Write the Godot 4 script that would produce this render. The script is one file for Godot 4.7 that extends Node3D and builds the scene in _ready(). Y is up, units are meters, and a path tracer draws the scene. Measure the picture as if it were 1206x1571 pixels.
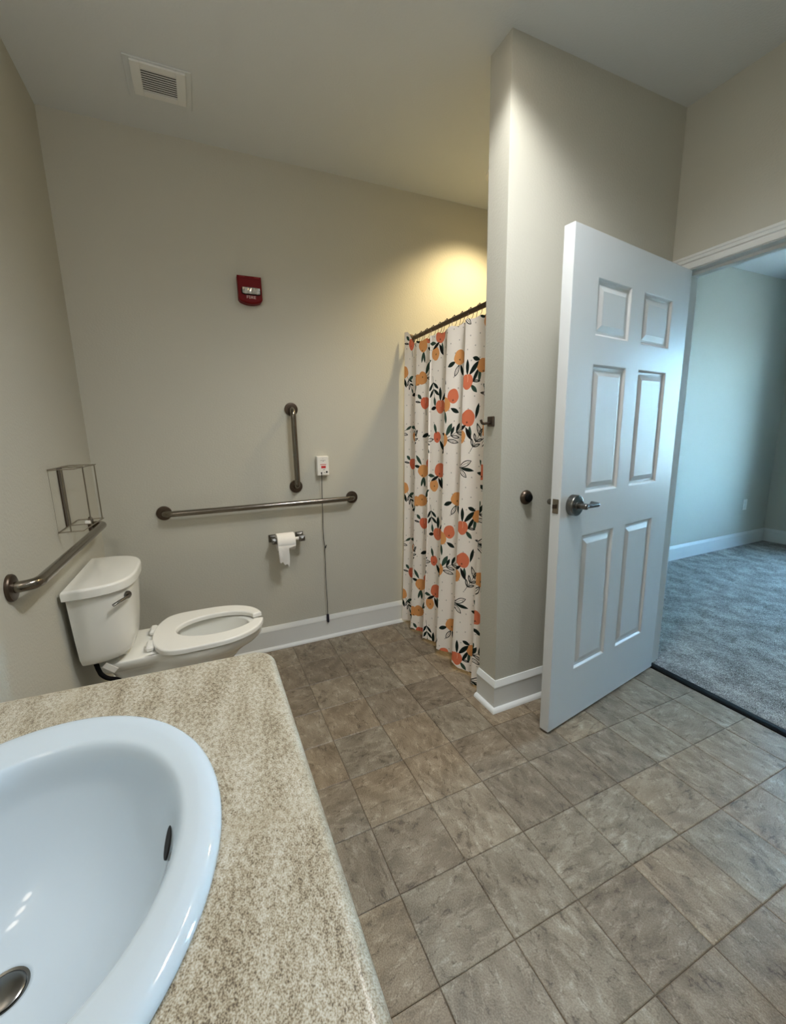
extends Node3D

const H := 2.755          # ceiling height
const RX := 2.687         # face of the doorway wall
const PX := 1.688         # free end of the partition
const PZ := 1.082         # front face of the partition
const PB := 0.955         # back face of the partition
const BX := 6.34          # far wall of the bedroom
const WZ0 := 1.2          # bedroom window from here
const WZ1 := 1.75         # to here
const FZ := 3.4           # wall behind the photographer

var M := {}
var rng := RandomNumberGenerator.new()
var taken := {}


# ---------------------------------------------------------------- mesh helper
class Shape:
	var v := PackedVector3Array()
	var t := PackedVector2Array()
	var mark := 0

	func begin() -> void:
		mark = v.size()

	func tri(a: Vector3, b: Vector3, c: Vector3, ua := Vector2.ZERO, ub := Vector2.ZERO, uc := Vector2.ZERO) -> void:
		v.append(a); v.append(b); v.append(c)
		t.append(ua); t.append(ub); t.append(uc)

	func quad(a: Vector3, b: Vector3, c: Vector3, d: Vector3) -> void:
		tri(a, b, c); tri(a, c, d)

	# turn the closed piece begun last so that its faces look outwards
	func close() -> void:
		var s := 0.0
		if v.size() == mark: return
		var o := v[mark]
		for i in range(mark, v.size(), 3):
			s += (v[i] - o).dot((v[i + 1] - o).cross(v[i + 2] - o))
		if s < 0.0:
			for i in range(mark, v.size(), 3):
				var k := v[i + 1]; v[i + 1] = v[i + 2]; v[i + 2] = k
				var q := t[i + 1]; t[i + 1] = t[i + 2]; t[i + 2] = q

	func mesh(crease := 42.0) -> ArrayMesh:
		var n := v.size() / 3
		var fn := PackedVector3Array(); fn.resize(n)
		var near := {}
		for i in n:
			var nn := (v[i * 3 + 1] - v[i * 3]).cross(v[i * 3 + 2] - v[i * 3])
			fn[i] = nn
			for k in 3:
				var key := Vector3i((v[i * 3 + k] * 40000.0).round())
				if near.has(key): near[key].append(i)
				else: near[key] = [i]
		var limit := cos(deg_to_rad(crease))
		var ov := PackedVector3Array(); var on := PackedVector3Array(); var ot := PackedVector2Array()
		for i in n:
			var me := fn[i]
			if me.length_squared() < 1e-22: continue
			var mn := me.normalized()
			for k in [0, 2, 1]:
				var p := v[i * 3 + k]
				var key := Vector3i((p * 40000.0).round())
				var sum := Vector3.ZERO
				for j in near[key]:
					var o: Vector3 = fn[j]
					if o.dot(mn) >= limit * o.length(): sum += o
				ov.append(p); on.append(sum.normalized() if sum.length_squared() > 0.0 else mn); ot.append(t[i * 3 + k])
		var a := []
		a.resize(Mesh.ARRAY_MAX)
		a[Mesh.ARRAY_VERTEX] = ov; a[Mesh.ARRAY_NORMAL] = on; a[Mesh.ARRAY_TEX_UV] = ot
		var m := ArrayMesh.new()
		m.add_surface_from_arrays(Mesh.PRIMITIVE_TRIANGLES, a)
		return m

	func box(c: Vector3, s: Vector3, b := 0.0, xf := Transform3D()) -> Shape:
		begin()
		var h := s / 2.0
		b = minf(b, minf(h.x, minf(h.y, h.z)) * 0.98)
		if b <= 0.0:
			for ax in 3:
				for sg in [-1.0, 1.0]:
					var n := Vector3.ZERO; n[ax] = sg * h[ax]
					var e := Vector3.ZERO; e[(ax + 1) % 3] = h[(ax + 1) % 3]
					var f := Vector3.ZERO; f[(ax + 2) % 3] = h[(ax + 2) % 3]
					var q := [n - e - f, n + e - f, n + e + f, n - e + f]
					if sg < 0: q.reverse()
					for k in 4: q[k] = xf * (c + q[k])
					quad(q[0], q[1], q[2], q[3])
			close()
			return self
		# three points at each corner, one on each face
		var pt := func(sx: float, sy: float, sz: float, ax: int) -> Vector3:
			var i := Vector3(sx * (h.x - b), sy * (h.y - b), sz * (h.z - b))
			i[ax] = [sx * h.x, sy * h.y, sz * h.z][ax]
			return xf * (c + i)
		var S := [-1.0, 1.0]
		for ax in 3:
			var a1 := (ax + 1) % 3
			var a2 := (ax + 2) % 3
			for sg in S:
				var q := []
				for k in [[-1.0, -1.0], [1.0, -1.0], [1.0, 1.0], [-1.0, 1.0]]:
					var d := [0.0, 0.0, 0.0]; d[ax] = sg; d[a1] = k[0]; d[a2] = k[1]
					q.append(pt.call(d[0], d[1], d[2], ax))
				if sg < 0: q.reverse()
				quad(q[0], q[1], q[2], q[3])
				# edge along ax between faces a1 and a2
				for sh in S:
					var e := []
					for k in [[-1.0, a1], [1.0, a1], [1.0, a2], [-1.0, a2]]:
						var d := [0.0, 0.0, 0.0]; d[ax] = k[0]; d[a1] = sg; d[a2] = sh
						e.append(pt.call(d[0], d[1], d[2], k[1]))
					if sg * sh > 0: e.reverse()
					quad(e[0], e[1], e[2], e[3])
		for sx in S:
			for sy in S:
				for sz in S:
					var p0: Vector3 = pt.call(sx, sy, sz, 0)
					var p1: Vector3 = pt.call(sx, sy, sz, 1)
					var p2: Vector3 = pt.call(sx, sy, sz, 2)
					if sx * sy * sz > 0: tri(p0, p1, p2)
					else: tri(p0, p2, p1)
		close()
		return self

	# rings of equal size, each a closed loop, joined one after another
	func loft(rings: Array, cap0 := true, cap1 := true, turn := true) -> Shape:
		begin()
		for k in rings.size() - 1:
			var a: PackedVector3Array = rings[k]
			var b: PackedVector3Array = rings[k + 1]
			var n := a.size()
			for i in n:
				var j := (i + 1) % n
				quad(a[i], a[j], b[j], b[i])
		for e in [[cap0, 0], [cap1, rings.size() - 1]]:
			if not e[0]: continue
			var r: PackedVector3Array = rings[e[1]]
			var mid := Vector3.ZERO
			for p in r: mid += p
			mid /= r.size()
			for i in r.size():
				var j := (i + 1) % r.size()
				if e[1] == 0: tri(mid, r[j], r[i])
				else: tri(mid, r[i], r[j])
		if turn: close()
		return self

	# profile of (radius, height) turned round Y
	func lathe(profile: Array, n := 32, xf := Transform3D(), caps := true) -> Shape:
		var rings := []
		for p in profile:
			var r := PackedVector3Array()
			for i in n:
				var a := TAU * i / n
				r.append(xf * Vector3(cos(a) * p[0], p[1], -sin(a) * p[0]))
			rings.append(r)
		return loft(rings, caps, caps)

	# a round bar along points
	func tube(pts: Array, r: float, n := 12, closed := false, flat := 1.0) -> Shape:
		begin()
		var rings := []
		var up := Vector3.ZERO
		var m := pts.size()
		for i in m:
			var a: Vector3 = pts[(i - 1 + m) % m] if closed else pts[maxi(i - 1, 0)]
			var b: Vector3 = pts[(i + 1) % m] if closed else pts[mini(i + 1, m - 1)]
			var d := (b - a).normalized()
			if up == Vector3.ZERO:
				up = Vector3.UP if absf(d.y) < 0.9 else Vector3.RIGHT
			up = (up - d * up.dot(d)).normalized()
			var s := d.cross(up)
			var ring := PackedVector3Array()
			for k in n:
				var g := TAU * k / n
				ring.append(pts[i] + s * cos(g) * r + up * sin(g) * r * flat)
			rings.append(ring)
		if closed: rings.append(rings[0])
		return loft(rings, not closed, not closed)

	# polygon in x and y pushed out along z from z0 to z1, front edge rounded by b
	func prism(poly: PackedVector2Array, z0: float, z1: float, b := 0.0, xf := Transform3D(), steps := 3) -> Shape:
		begin()
		var n := poly.size()
		if Geometry2D.is_polygon_clockwise(poly): poly.reverse()
		var inset := func(d: float) -> PackedVector2Array:
			var out := PackedVector2Array()
			for i in n:
				var e0: Vector2 = (poly[i] - poly[(i - 1 + n) % n]).normalized()
				var e1: Vector2 = (poly[(i + 1) % n] - poly[i]).normalized()
				var n0 := Vector2(-e0.y, e0.x)
				var n1 := Vector2(-e1.y, e1.x)
				var s := n0 + n1
				var l := maxf(s.length_squared() / 2.0, 0.5)
				out.append(poly[i] + s * (d / l))
			return out
		var layers := [[poly, z0]]
		if b > 0.0:
			for k in steps + 1:
				var a := PI / 2 * k / steps
				layers.append([inset.call(b * (1.0 - cos(a))), z1 - b + b * sin(a)])
		else:
			layers.append([poly, z1])
		for k in layers.size() - 1:
			var p: PackedVector2Array = layers[k][0]
			var q: PackedVector2Array = layers[k + 1][0]
			for i in n:
				var j := (i + 1) % n
				quad(xf * Vector3(p[i].x, p[i].y, layers[k][1]), xf * Vector3(p[j].x, p[j].y, layers[k][1]), xf * Vector3(q[j].x, q[j].y, layers[k + 1][1]), xf * Vector3(q[i].x, q[i].y, layers[k + 1][1]))
		for e in [0, layers.size() - 1]:
			var p: PackedVector2Array = layers[e][0]
			var ids := Geometry2D.triangulate_polygon(p)
			for i in range(0, ids.size(), 3):
				var A := p[ids[i]]; var B := p[ids[i + 1]]; var C := p[ids[i + 2]]
				if (B - A).cross(C - A) < 0: var k := B; B = C; C = k
				var z: float = layers[e][1]
				if e == 0: tri(xf * Vector3(A.x, A.y, z), xf * Vector3(C.x, C.y, z), xf * Vector3(B.x, B.y, z))
				else: tri(xf * Vector3(A.x, A.y, z), xf * Vector3(B.x, B.y, z), xf * Vector3(C.x, C.y, z))
		close()
		return self

	# profile (out, up) run along a path on the floor; out is to the right of the way we go
	func moulding(profile: Array, path: Array) -> Shape:
		var rings := []
		var m := path.size()
		for i in m:
			var p: Vector3 = path[i]
			var d0: Vector3 = (path[i] - path[i - 1]).normalized() if i > 0 else (path[1] - path[0]).normalized()
			var d1: Vector3 = (path[i + 1] - path[i]).normalized() if i < m - 1 else d0
			var r0 := d0.cross(Vector3.UP)
			var r1 := d1.cross(Vector3.UP)
			var s := r0 + r1
			s = s / (s.length_squared() / 2.0)
			var ring := PackedVector3Array()
			for q in profile: ring.append(p + s * q[0] + Vector3.UP * q[1])
			rings.append(ring)
		return loft(rings)


# ---------------------------------------------------------------- scene helpers
func numbered(called: String) -> String:
	var k: int = taken.get(called, 0)
	taken[called] = k + 1
	return called if k == 0 else "%s_%03d" % [called, k]

func obj(called: String, shape, mat: Material, parent: Node = self, crease := 42.0) -> MeshInstance3D:
	var o := MeshInstance3D.new()
	o.name = numbered(called) if parent == self else called
	o.mesh = shape.mesh(crease) if shape is Shape else shape
	o.material_override = mat
	parent.add_child(o, true)
	return o

func tag(o: Node, label: String, category: String, group := "") -> Node:
	o.set_meta("label", label)
	o.set_meta("category", category)
	if group: o.set_meta("group", group)
	return o

func thing(called: String, at: Vector3, label: String, category: String, group := "") -> Node3D:
	var o := Node3D.new()
	o.name = numbered(called)
	o.position = at
	add_child(o)
	tag(o, label, category, group)
	return o

func struct(called: String, shape, mat: Material, label: String, category: String) -> MeshInstance3D:
	var o := obj(called, shape, mat)
	o.set_meta("kind", "structure")
	tag(o, label, category)
	return o

func piece(called: String, shape, mat: Material, parent: Node, label := "", crease := 42.0) -> MeshInstance3D:
	var o := obj(called, shape, mat, parent, crease)
	if label: o.set_meta("label", label)
	return o

func paint(color: Color, rough := 0.6, metal := 0.0, spec := 0.5) -> StandardMaterial3D:
	var m := StandardMaterial3D.new()
	m.albedo_color = color
	m.roughness = rough
	m.metallic = metal
	m.metallic_specular = spec
	return m

func turned_to(z: Vector3, at: Vector3) -> Transform3D:   # Y of a lathe looks along z
	var y := z.normalized()
	var x := y.cross(Vector3.UP if absf(y.y) < 0.9 else Vector3.RIGHT).normalized()
	return Transform3D(Basis(x, y, x.cross(y)), at)

func bent(corners: Array, r: float, n := 8) -> Array:   # a path with rounded corners
	var out := [corners[0]]
	for i in range(1, corners.size() - 1):
		var a: Vector3 = corners[i] + (corners[i - 1] - corners[i]).normalized() * r
		var b: Vector3 = corners[i] + (corners[i + 1] - corners[i]).normalized() * r
		for k in n + 1:
			var t := float(k) / n
			out.append(a.lerp(corners[i], t).lerp(corners[i].lerp(b, t), t))
	out.append(corners[-1])
	return out

func noise(sd: int, freq: float, octaves := 4, kind := FastNoiseLite.TYPE_SIMPLEX_SMOOTH) -> FastNoiseLite:
	var n := FastNoiseLite.new()
	n.seed = sd
	n.noise_type = kind
	n.frequency = freq
	n.fractal_octaves = octaves
	n.fractal_type = FastNoiseLite.FRACTAL_FBM
	return n

func grey(n: FastNoiseLite, w: int, h: int, sw := 0, sh := 0) -> PackedByteArray:
	var im := n.get_seamless_image(w, h, false, false, 0.15, true)
	if sw: im.resize(sw, sh, Image.INTERPOLATE_CUBIC)
	im.convert(Image.FORMAT_L8)
	return im.get_data()

func texture_of(data: PackedByteArray, w: int, h: int, format := Image.FORMAT_RGB8) -> ImageTexture:
	return ImageTexture.create_from_image(Image.create_from_data(w, h, false, format, data))


# ---------------------------------------------------------------- textures
func ramp(stops: Array) -> Array:   # 256 colours from [at, Color] stops
	var g := Gradient.new()
	g.offsets = PackedFloat32Array(stops.map(func(s): return s[0]))
	g.colors = PackedColorArray(stops.map(func(s): return s[1]))
	var out := []
	for i in 256: out.append(g.sample(i / 255.0))
	return out

func slate() -> void:
	var n := 1024
	var base := noise(11, 0.006, 5); base.domain_warp_enabled = true; base.domain_warp_amplitude = 60; base.domain_warp_frequency = 0.008
	var veins := noise(23, 0.0065, 5); veins.fractal_type = FastNoiseLite.FRACTAL_RIDGED
	veins.domain_warp_enabled = true; veins.domain_warp_amplitude = 110; veins.domain_warp_frequency = 0.006
	var veins2 := noise(31, 0.008, 4); veins2.fractal_type = FastNoiseLite.FRACTAL_RIDGED
	veins2.domain_warp_enabled = true; veins2.domain_warp_amplitude = 100; veins2.domain_warp_frequency = 0.007
	var a := grey(base, n, n * 7 / 10, n, n)
	var b := grey(veins, n, n * 5 / 10, n, n)
	var c := grey(veins2, n, n * 5 / 10, n, n)
	var d := grey(noise(5, 0.09, 3), n, n)
	var lut := ramp([[0.0, Color8(88, 77, 63)], [0.3, Color8(122, 110, 93)], [0.5, Color8(141, 129, 111)], [0.72, Color8(160, 149, 131)], [1.0, Color8(190, 181, 165)]])
	var out := PackedByteArray(); out.resize(n * n * 3)
	var hgt := PackedByteArray(); hgt.resize(n * n)
	for i in n * n:
		var lite := maxf(0.0, (b[i] - 168) / 87.0)
		var dark := maxf(0.0, (c[i] - 186) / 69.0)
		var val := clampf(128.0 + (a[i] - 128) * 0.5 + (d[i] - 128) * 0.5 + lite * 105.0 - dark * 150.0, 0.0, 255.0)
		var k: Color = lut[int(val)]
		out[i * 3] = int(k.r * 255); out[i * 3 + 1] = int(k.g * 255); out[i * 3 + 2] = int(k.b * 255)
		hgt[i] = int(clampf(128 + lite * 60 - dark * 90 + (d[i] - 128) * 0.2 + (a[i] - 128) * 0.3, 0, 255))
	M.slate_color = texture_of(out, n, n)
	M.slate_height = texture_of(hgt, n, n, Image.FORMAT_L8)

func granite() -> void:
	var n := 1024
	var big := grey(noise(2, 0.007, 3), n, n)
	var mid := grey(noise(3, 0.06, 3), n, n * 3 / 5, n, n)
	var fine := grey(noise(4, 0.2, 3), n, n * 4 / 5, n, n)
	var spots := grey(noise(6, 0.15, 2), n, n * 4 / 5, n, n)
	var band := noise(8, 0.01, 3); band.domain_warp_enabled = true; band.domain_warp_amplitude = 40
	var bands := grey(band, n, n / 4, n, n)
	var lut := ramp([[0.0, Color8(70, 62, 52)], [0.2, Color8(108, 97, 80)], [0.38, Color8(148, 137, 116)], [0.54, Color8(172, 164, 145)], [0.72, Color8(186, 182, 169)], [1.0, Color8(206, 206, 199)]])
	var out := PackedByteArray(); out.resize(n * n * 3)
	for i in n * n:
		var val := 140.0 + (mid[i] - 128) * 0.5 + (fine[i] - 128) * 0.85 + (big[i] - 128) * 0.1 + (bands[i] - 128) * 0.3
		if spots[i] < 82 + (bands[i] - 128) * 0.1: val -= 44.0
		var k: Color = lut[int(clampf(val, 0, 255))]
		out[i * 3] = int(k.r * 255); out[i * 3 + 1] = int(k.g * 255); out[i * 3 + 2] = int(k.b * 255)
	M.granite = texture_of(out, n, n)

func carpet() -> void:
	var n := 1024
	var warp := noise(41, 0.008, 4); warp.domain_warp_enabled = true; warp.domain_warp_amplitude = 50
	var patch := grey(warp, n, n * 4 / 5, n, n)
	var fibre := grey(noise(42, 0.16, 3), n, n)
	var mid := grey(noise(43, 0.04, 3), n, n)
	var out := PackedByteArray(); out.resize(n * n * 3)
	for i in n * n:
		var val := 160.0 + (patch[i] - 128) * 0.24 + (fibre[i] - 128) * 0.62 + (mid[i] - 128) * 0.22
		val = clampf(val, 20, 230)
		out[i * 3] = int(val * 1.0); out[i * 3 + 1] = int(val * 0.985); out[i * 3 + 2] = int(val * 0.955)
	M.carpet_color = texture_of(out, n, n)
	M.carpet_height = texture_of(fibre, n, n, Image.FORMAT_L8)


# ---------------------------------------------------------------- the print on the curtain: peaches, leaves, sprigs and dots on one repeat
var print_image: Image
const PN := 1024
const CORAL := Color8(228, 128, 94)
const RED := Color8(222, 104, 78)
const ORANGE := Color8(229, 163, 102)
const INK := Color8(30, 32, 30)
const GREEN := Color8(62, 84, 72)
const DARK := Color8(32, 44, 39)
const CLOTH := Color8(250, 244, 236)

func dab(x: int, y: int, c: Color, a: float) -> void:
	if a <= 0.0: return
	x = posmod(x, PN); y = posmod(y, PN)
	print_image.set_pixel(x, y, print_image.get_pixel(x, y).lerp(c, minf(a, 1.0)))

var around := Vector2.ZERO   # middle of the motif being drawn
const SHRINK := 0.84

func near_middle(p: Vector2) -> Vector2: return around + (p - around) * SHRINK

func round_fruit(cx: float, cy: float, r: float, c: Color, squash := 1.0, heart := false, eye := Vector2(9, 9)) -> void:
	var mid := near_middle(Vector2(cx, cy))
	cx = mid.x; cy = mid.y; r *= SHRINK
	var q := int(r * 1.4)
	for dy in range(-q, q + 1):
		for dx in range(-q, q + 1):
			var ang := atan2(dy, dx)
			var rr := r * (1.0 + 0.03 * sin(ang * 3.0 + cx) + 0.02 * sin(ang * 5.0 + cy))
			if heart:
				var s := sin(ang)
				rr = r * (1.0 + 0.22 * pow(maxf(s, 0.0), 5.0) - 0.16 * pow(maxf(-s, 0.0), 14.0))
			var d := rr - Vector2(dx / squash, dy).length()
			dab(int(cx) + dx, int(cy) + dy, c, clampf(d + 0.5, 0, 1))
	if heart:
		for k in 40:
			var t := k / 39.0
			var p := Vector2(cx + 6.0 * sin(t * 2.5), cy - r * 0.85 + r * 1.0 * t)
			blot(p, 1.6, Color8(250, 200, 170), 0.8)
	if eye.x < 2.0:
		for k in 4:
			stroke(Vector2(cx, cy) + eye * r, Vector2(cx, cy) + eye * r + Vector2(7, 0).rotated(k * PI / 2 + 0.4), 2.6, INK)

func blot(p: Vector2, r: float, c: Color, a := 1.0) -> void:
	var q := int(r + 2)
	for dy in range(-q, q + 1):
		for dx in range(-q, q + 1):
			var w := Vector2(floorf(p.x) + dx, floorf(p.y) + dy)
			dab(int(w.x), int(w.y), c, clampf(r - w.distance_to(p) + 0.5, 0, 1) * a)

func stroke(a: Vector2, b: Vector2, w: float, c: Color) -> void:
	var n := int(a.distance_to(b) / 1.5) + 1
	for i in n + 1: blot(a.lerp(b, float(i) / n), w / 2, c)

func leaf(at: Vector2, deg: float, l: float, w: float, c: Color, outline := false) -> void:
	bare_leaf(near_middle(at), deg, l * SHRINK, w * SHRINK, c, outline)

func bare_leaf(at: Vector2, deg: float, l: float, w: float, c: Color, outline := false) -> void:
	var dir := Vector2.from_angle(deg_to_rad(deg))
	var q := int(l / 2 + 4)
	var mid := at + dir * l / 2
	for dy in range(-q, q + 1):
		for dx in range(-q, q + 1):
			var p := Vector2(floorf(mid.x) + dx, floorf(mid.y) + dy)
			var e := (p - mid).rotated(-deg_to_rad(deg))
			var u := e.x / (l / 2)
			if absf(u) > 1.0: continue
			var d := w / 2 * (1.0 - u * u) * (1.0 + 0.2 * u) - absf(e.y)
			if outline:
				var a := clampf(3.4 - absf(d - 2.0), 0, 1) if d > -2.0 else 0.0
				if absf(e.y) < 1.5 and u < 0.75: a = 0.8
				dab(int(p.x), int(p.y), INK, a)
			else:
				var k := c
				if absf(e.y) < 1.0 and u < 0.8: k = c.darkened(0.45)
				dab(int(p.x), int(p.y), k, clampf(d + 0.5, 0, 1))

func sprig(at: Vector2, deg: float, l: float, style: int) -> void:   # a twig with leaves to both sides
	var dir := Vector2.from_angle(deg_to_rad(deg))
	at = near_middle(at); l *= SHRINK
	stroke(at, at + dir * l, 3.0, INK)
	for k in 3:
		var p: Vector2 = at + dir * l * [0.3, 0.62, 0.98][k]
		for sd in [-1.0, 1.0]:
			if k == 2 and sd > 0: continue
			var bend: float = sd * 40.0 if k < 2 else 0.0
			bare_leaf(p, deg + bend, l * 0.48, l * 0.15, DARK if k < 2 else GREEN, style == 1 or (style == 2 and sd > 0))

func fruit_print() -> void:
	print_image = Image.create(PN, PN, false, Image.FORMAT_RGB8)
	print_image.fill(CLOTH)
	for j in 13:
		for i in 13:
			blot(Vector2((i + 0.5 * (j % 2)) * PN / 13.0 + sin(i * 5.1 + j) * 9, j * PN / 13.0 + cos(i * 3.3 + j * 2.0) * 9), 5.2, Color8(196, 190, 184))
	# one column: pair of fruit
	for q in [[400, 60], [905, 560]]:
		var x: float = q[0]; var y: float = q[1]; around = Vector2(x, y)
		leaf(Vector2(x - 20, y - 20), 236, 120, 34, GREEN)
		leaf(Vector2(x - 20, y + 5), 190, 90, 30, DARK)
		leaf(Vector2(x + 66, y + 70), 28, 92, 36, DARK)
		leaf(Vector2(x + 8, y + 95), 84, 110, 26, GREEN)
		leaf(Vector2(x + 2, y + 95), 104, 110, 26, GREEN)
		round_fruit(x + 88, y - 30, 62, CORAL, 0.9, false, Vector2(0.0, 0.55))
		round_fruit(x, y + 40, 64, ORANGE, 0.95, false, Vector2(-0.2, 0.75))
	# two side by side with a branch to the right
	for q in [[390, 350], [890, 850]]:
		var x: float = q[0]; var y: float = q[1]; around = Vector2(x, y)
		sprig(Vector2(x + 40, y - 10), -28, 185, 2)
		leaf(Vector2(x + 50, y), 12, 120, 34, DARK, true)
		leaf(Vector2(x + 40, y - 30), -62, 130, 44, GREEN)
		leaf(Vector2(x - 90, y - 30), 200, 80, 34, DARK)
		leaf(Vector2(x - 100, y + 20), 118, 130, 30, DARK)
		leaf(Vector2(x - 90, y + 20), 96, 120, 28, GREEN)
		round_fruit(x - 70, y + 14, 54, ORANGE, 1.0, false, Vector2(0.2, 0.8))
		round_fruit(x, y, 62, ORANGE.darkened(0.03), 0.95, false, Vector2(0.0, -0.15))
	# heart shaped peach with outlined leaves
	for q in [[415, 545], [120, 40]]:
		var x: float = q[0]; var y: float = q[1]; around = Vector2(x, y)
		stroke(Vector2(x + 6, y + 30), Vector2(x + 10, y + 105), 4, INK)
		leaf(Vector2(x + 50, y - 25), -26, 135, 46, DARK, true)
		leaf(Vector2(x + 50, y - 15), 42, 110, 38, DARK, true)
		leaf(Vector2(x + 60, y - 20), 8, 140, 30, DARK, false)
		leaf(Vector2(x - 40, y - 30), 225, 70, 34, GREEN)
		leaf(Vector2(x - 50, y), 190, 70, 18, DARK, true)
		round_fruit(x, y, 55, RED.lerp(CORAL, 0.5), 0.95, true)
	# single fruit with leaves below
	for q in [[500, 775], [12, 270]]:
		var x: float = q[0]; var y: float = q[1]; around = Vector2(x, y)
		leaf(Vector2(x - 45, y + 30), 158, 95, 38, DARK)
		leaf(Vector2(x - 5, y + 55), 118, 110, 36, DARK, true)
		leaf(Vector2(x + 5, y + 55), 72, 105, 30, DARK)
		sprig(Vector2(x + 45, y + 40), 62, 140, 2)
		leaf(Vector2(x + 60, y + 80), -20, 95, 34, GREEN)
		round_fruit(x, y, 62, ORANGE, 1.0, false, Vector2(0.0, 0.3))
	# coral above orange
	for q in [[735, 70], [225, 700]]:
		var x: float = q[0]; var y: float = q[1]; around = Vector2(x, y)
		leaf(Vector2(x - 60, y + 60), 185, 90, 34, GREEN)
		leaf(Vector2(x + 20, y + 60), 88, 110, 32, GREEN)
		leaf(Vector2(x - 20, y + 70), 62, 120, 36, INK)
		leaf(Vector2(x + 70, y + 10), -78, 130, 30, DARK)
		leaf(Vector2(x + 85, y + 40), 70, 120, 34, DARK, true)
		round_fruit(x, y, 68, CORAL, 0.95, false, Vector2(-0.1, 0.5))
		round_fruit(x - 70, y + 150, 58, ORANGE, 0.9, false, Vector2(0.1, 0.1))
		leaf(Vector2(x - 110, y + 110), 330, 110, 30, INK)
	# hanging twig
	around = Vector2(645, 360)
	sprig(Vector2(645, 360), 82, 190, 0)
	around = Vector2(870, 330)
	sprig(Vector2(870, 330), 95, 200, 0)
	around = Vector2(250, 930)
	sprig(Vector2(250, 930), -60, 150, 1)
	# heart with two upright leaves
	for q in [[730, 590], [210, 450]]:
		var x: float = q[0]; var y: float = q[1]; around = Vector2(x, y)
		leaf(Vector2(x, y - 40), 268, 130, 34, DARK)
		leaf(Vector2(x + 15, y - 40), 312, 140, 40, DARK)
		leaf(Vector2(x - 40, y + 10), 168, 75, 34, INK)
		leaf(Vector2(x + 35, y + 30), 48, 90, 34, GREEN)
		leaf(Vector2(x + 45, y + 5), 4, 80, 20, DARK, true)
		round_fruit(x, y, 58, CORAL, 0.95, true)
	around = Vector2(700, 830)
	round_fruit(700, 830, 52, RED.lerp(CORAL, 0.6), 0.8, false, Vector2(0.0, 0.4))
	leaf(Vector2(690, 800), 255, 100, 30, GREEN)
	leaf(Vector2(730, 860), 60, 120, 34, DARK)
	leaf(Vector2(660, 850), 170, 90, 34, DARK, true)
	M.print = ImageTexture.create_from_image(print_image)


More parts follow.
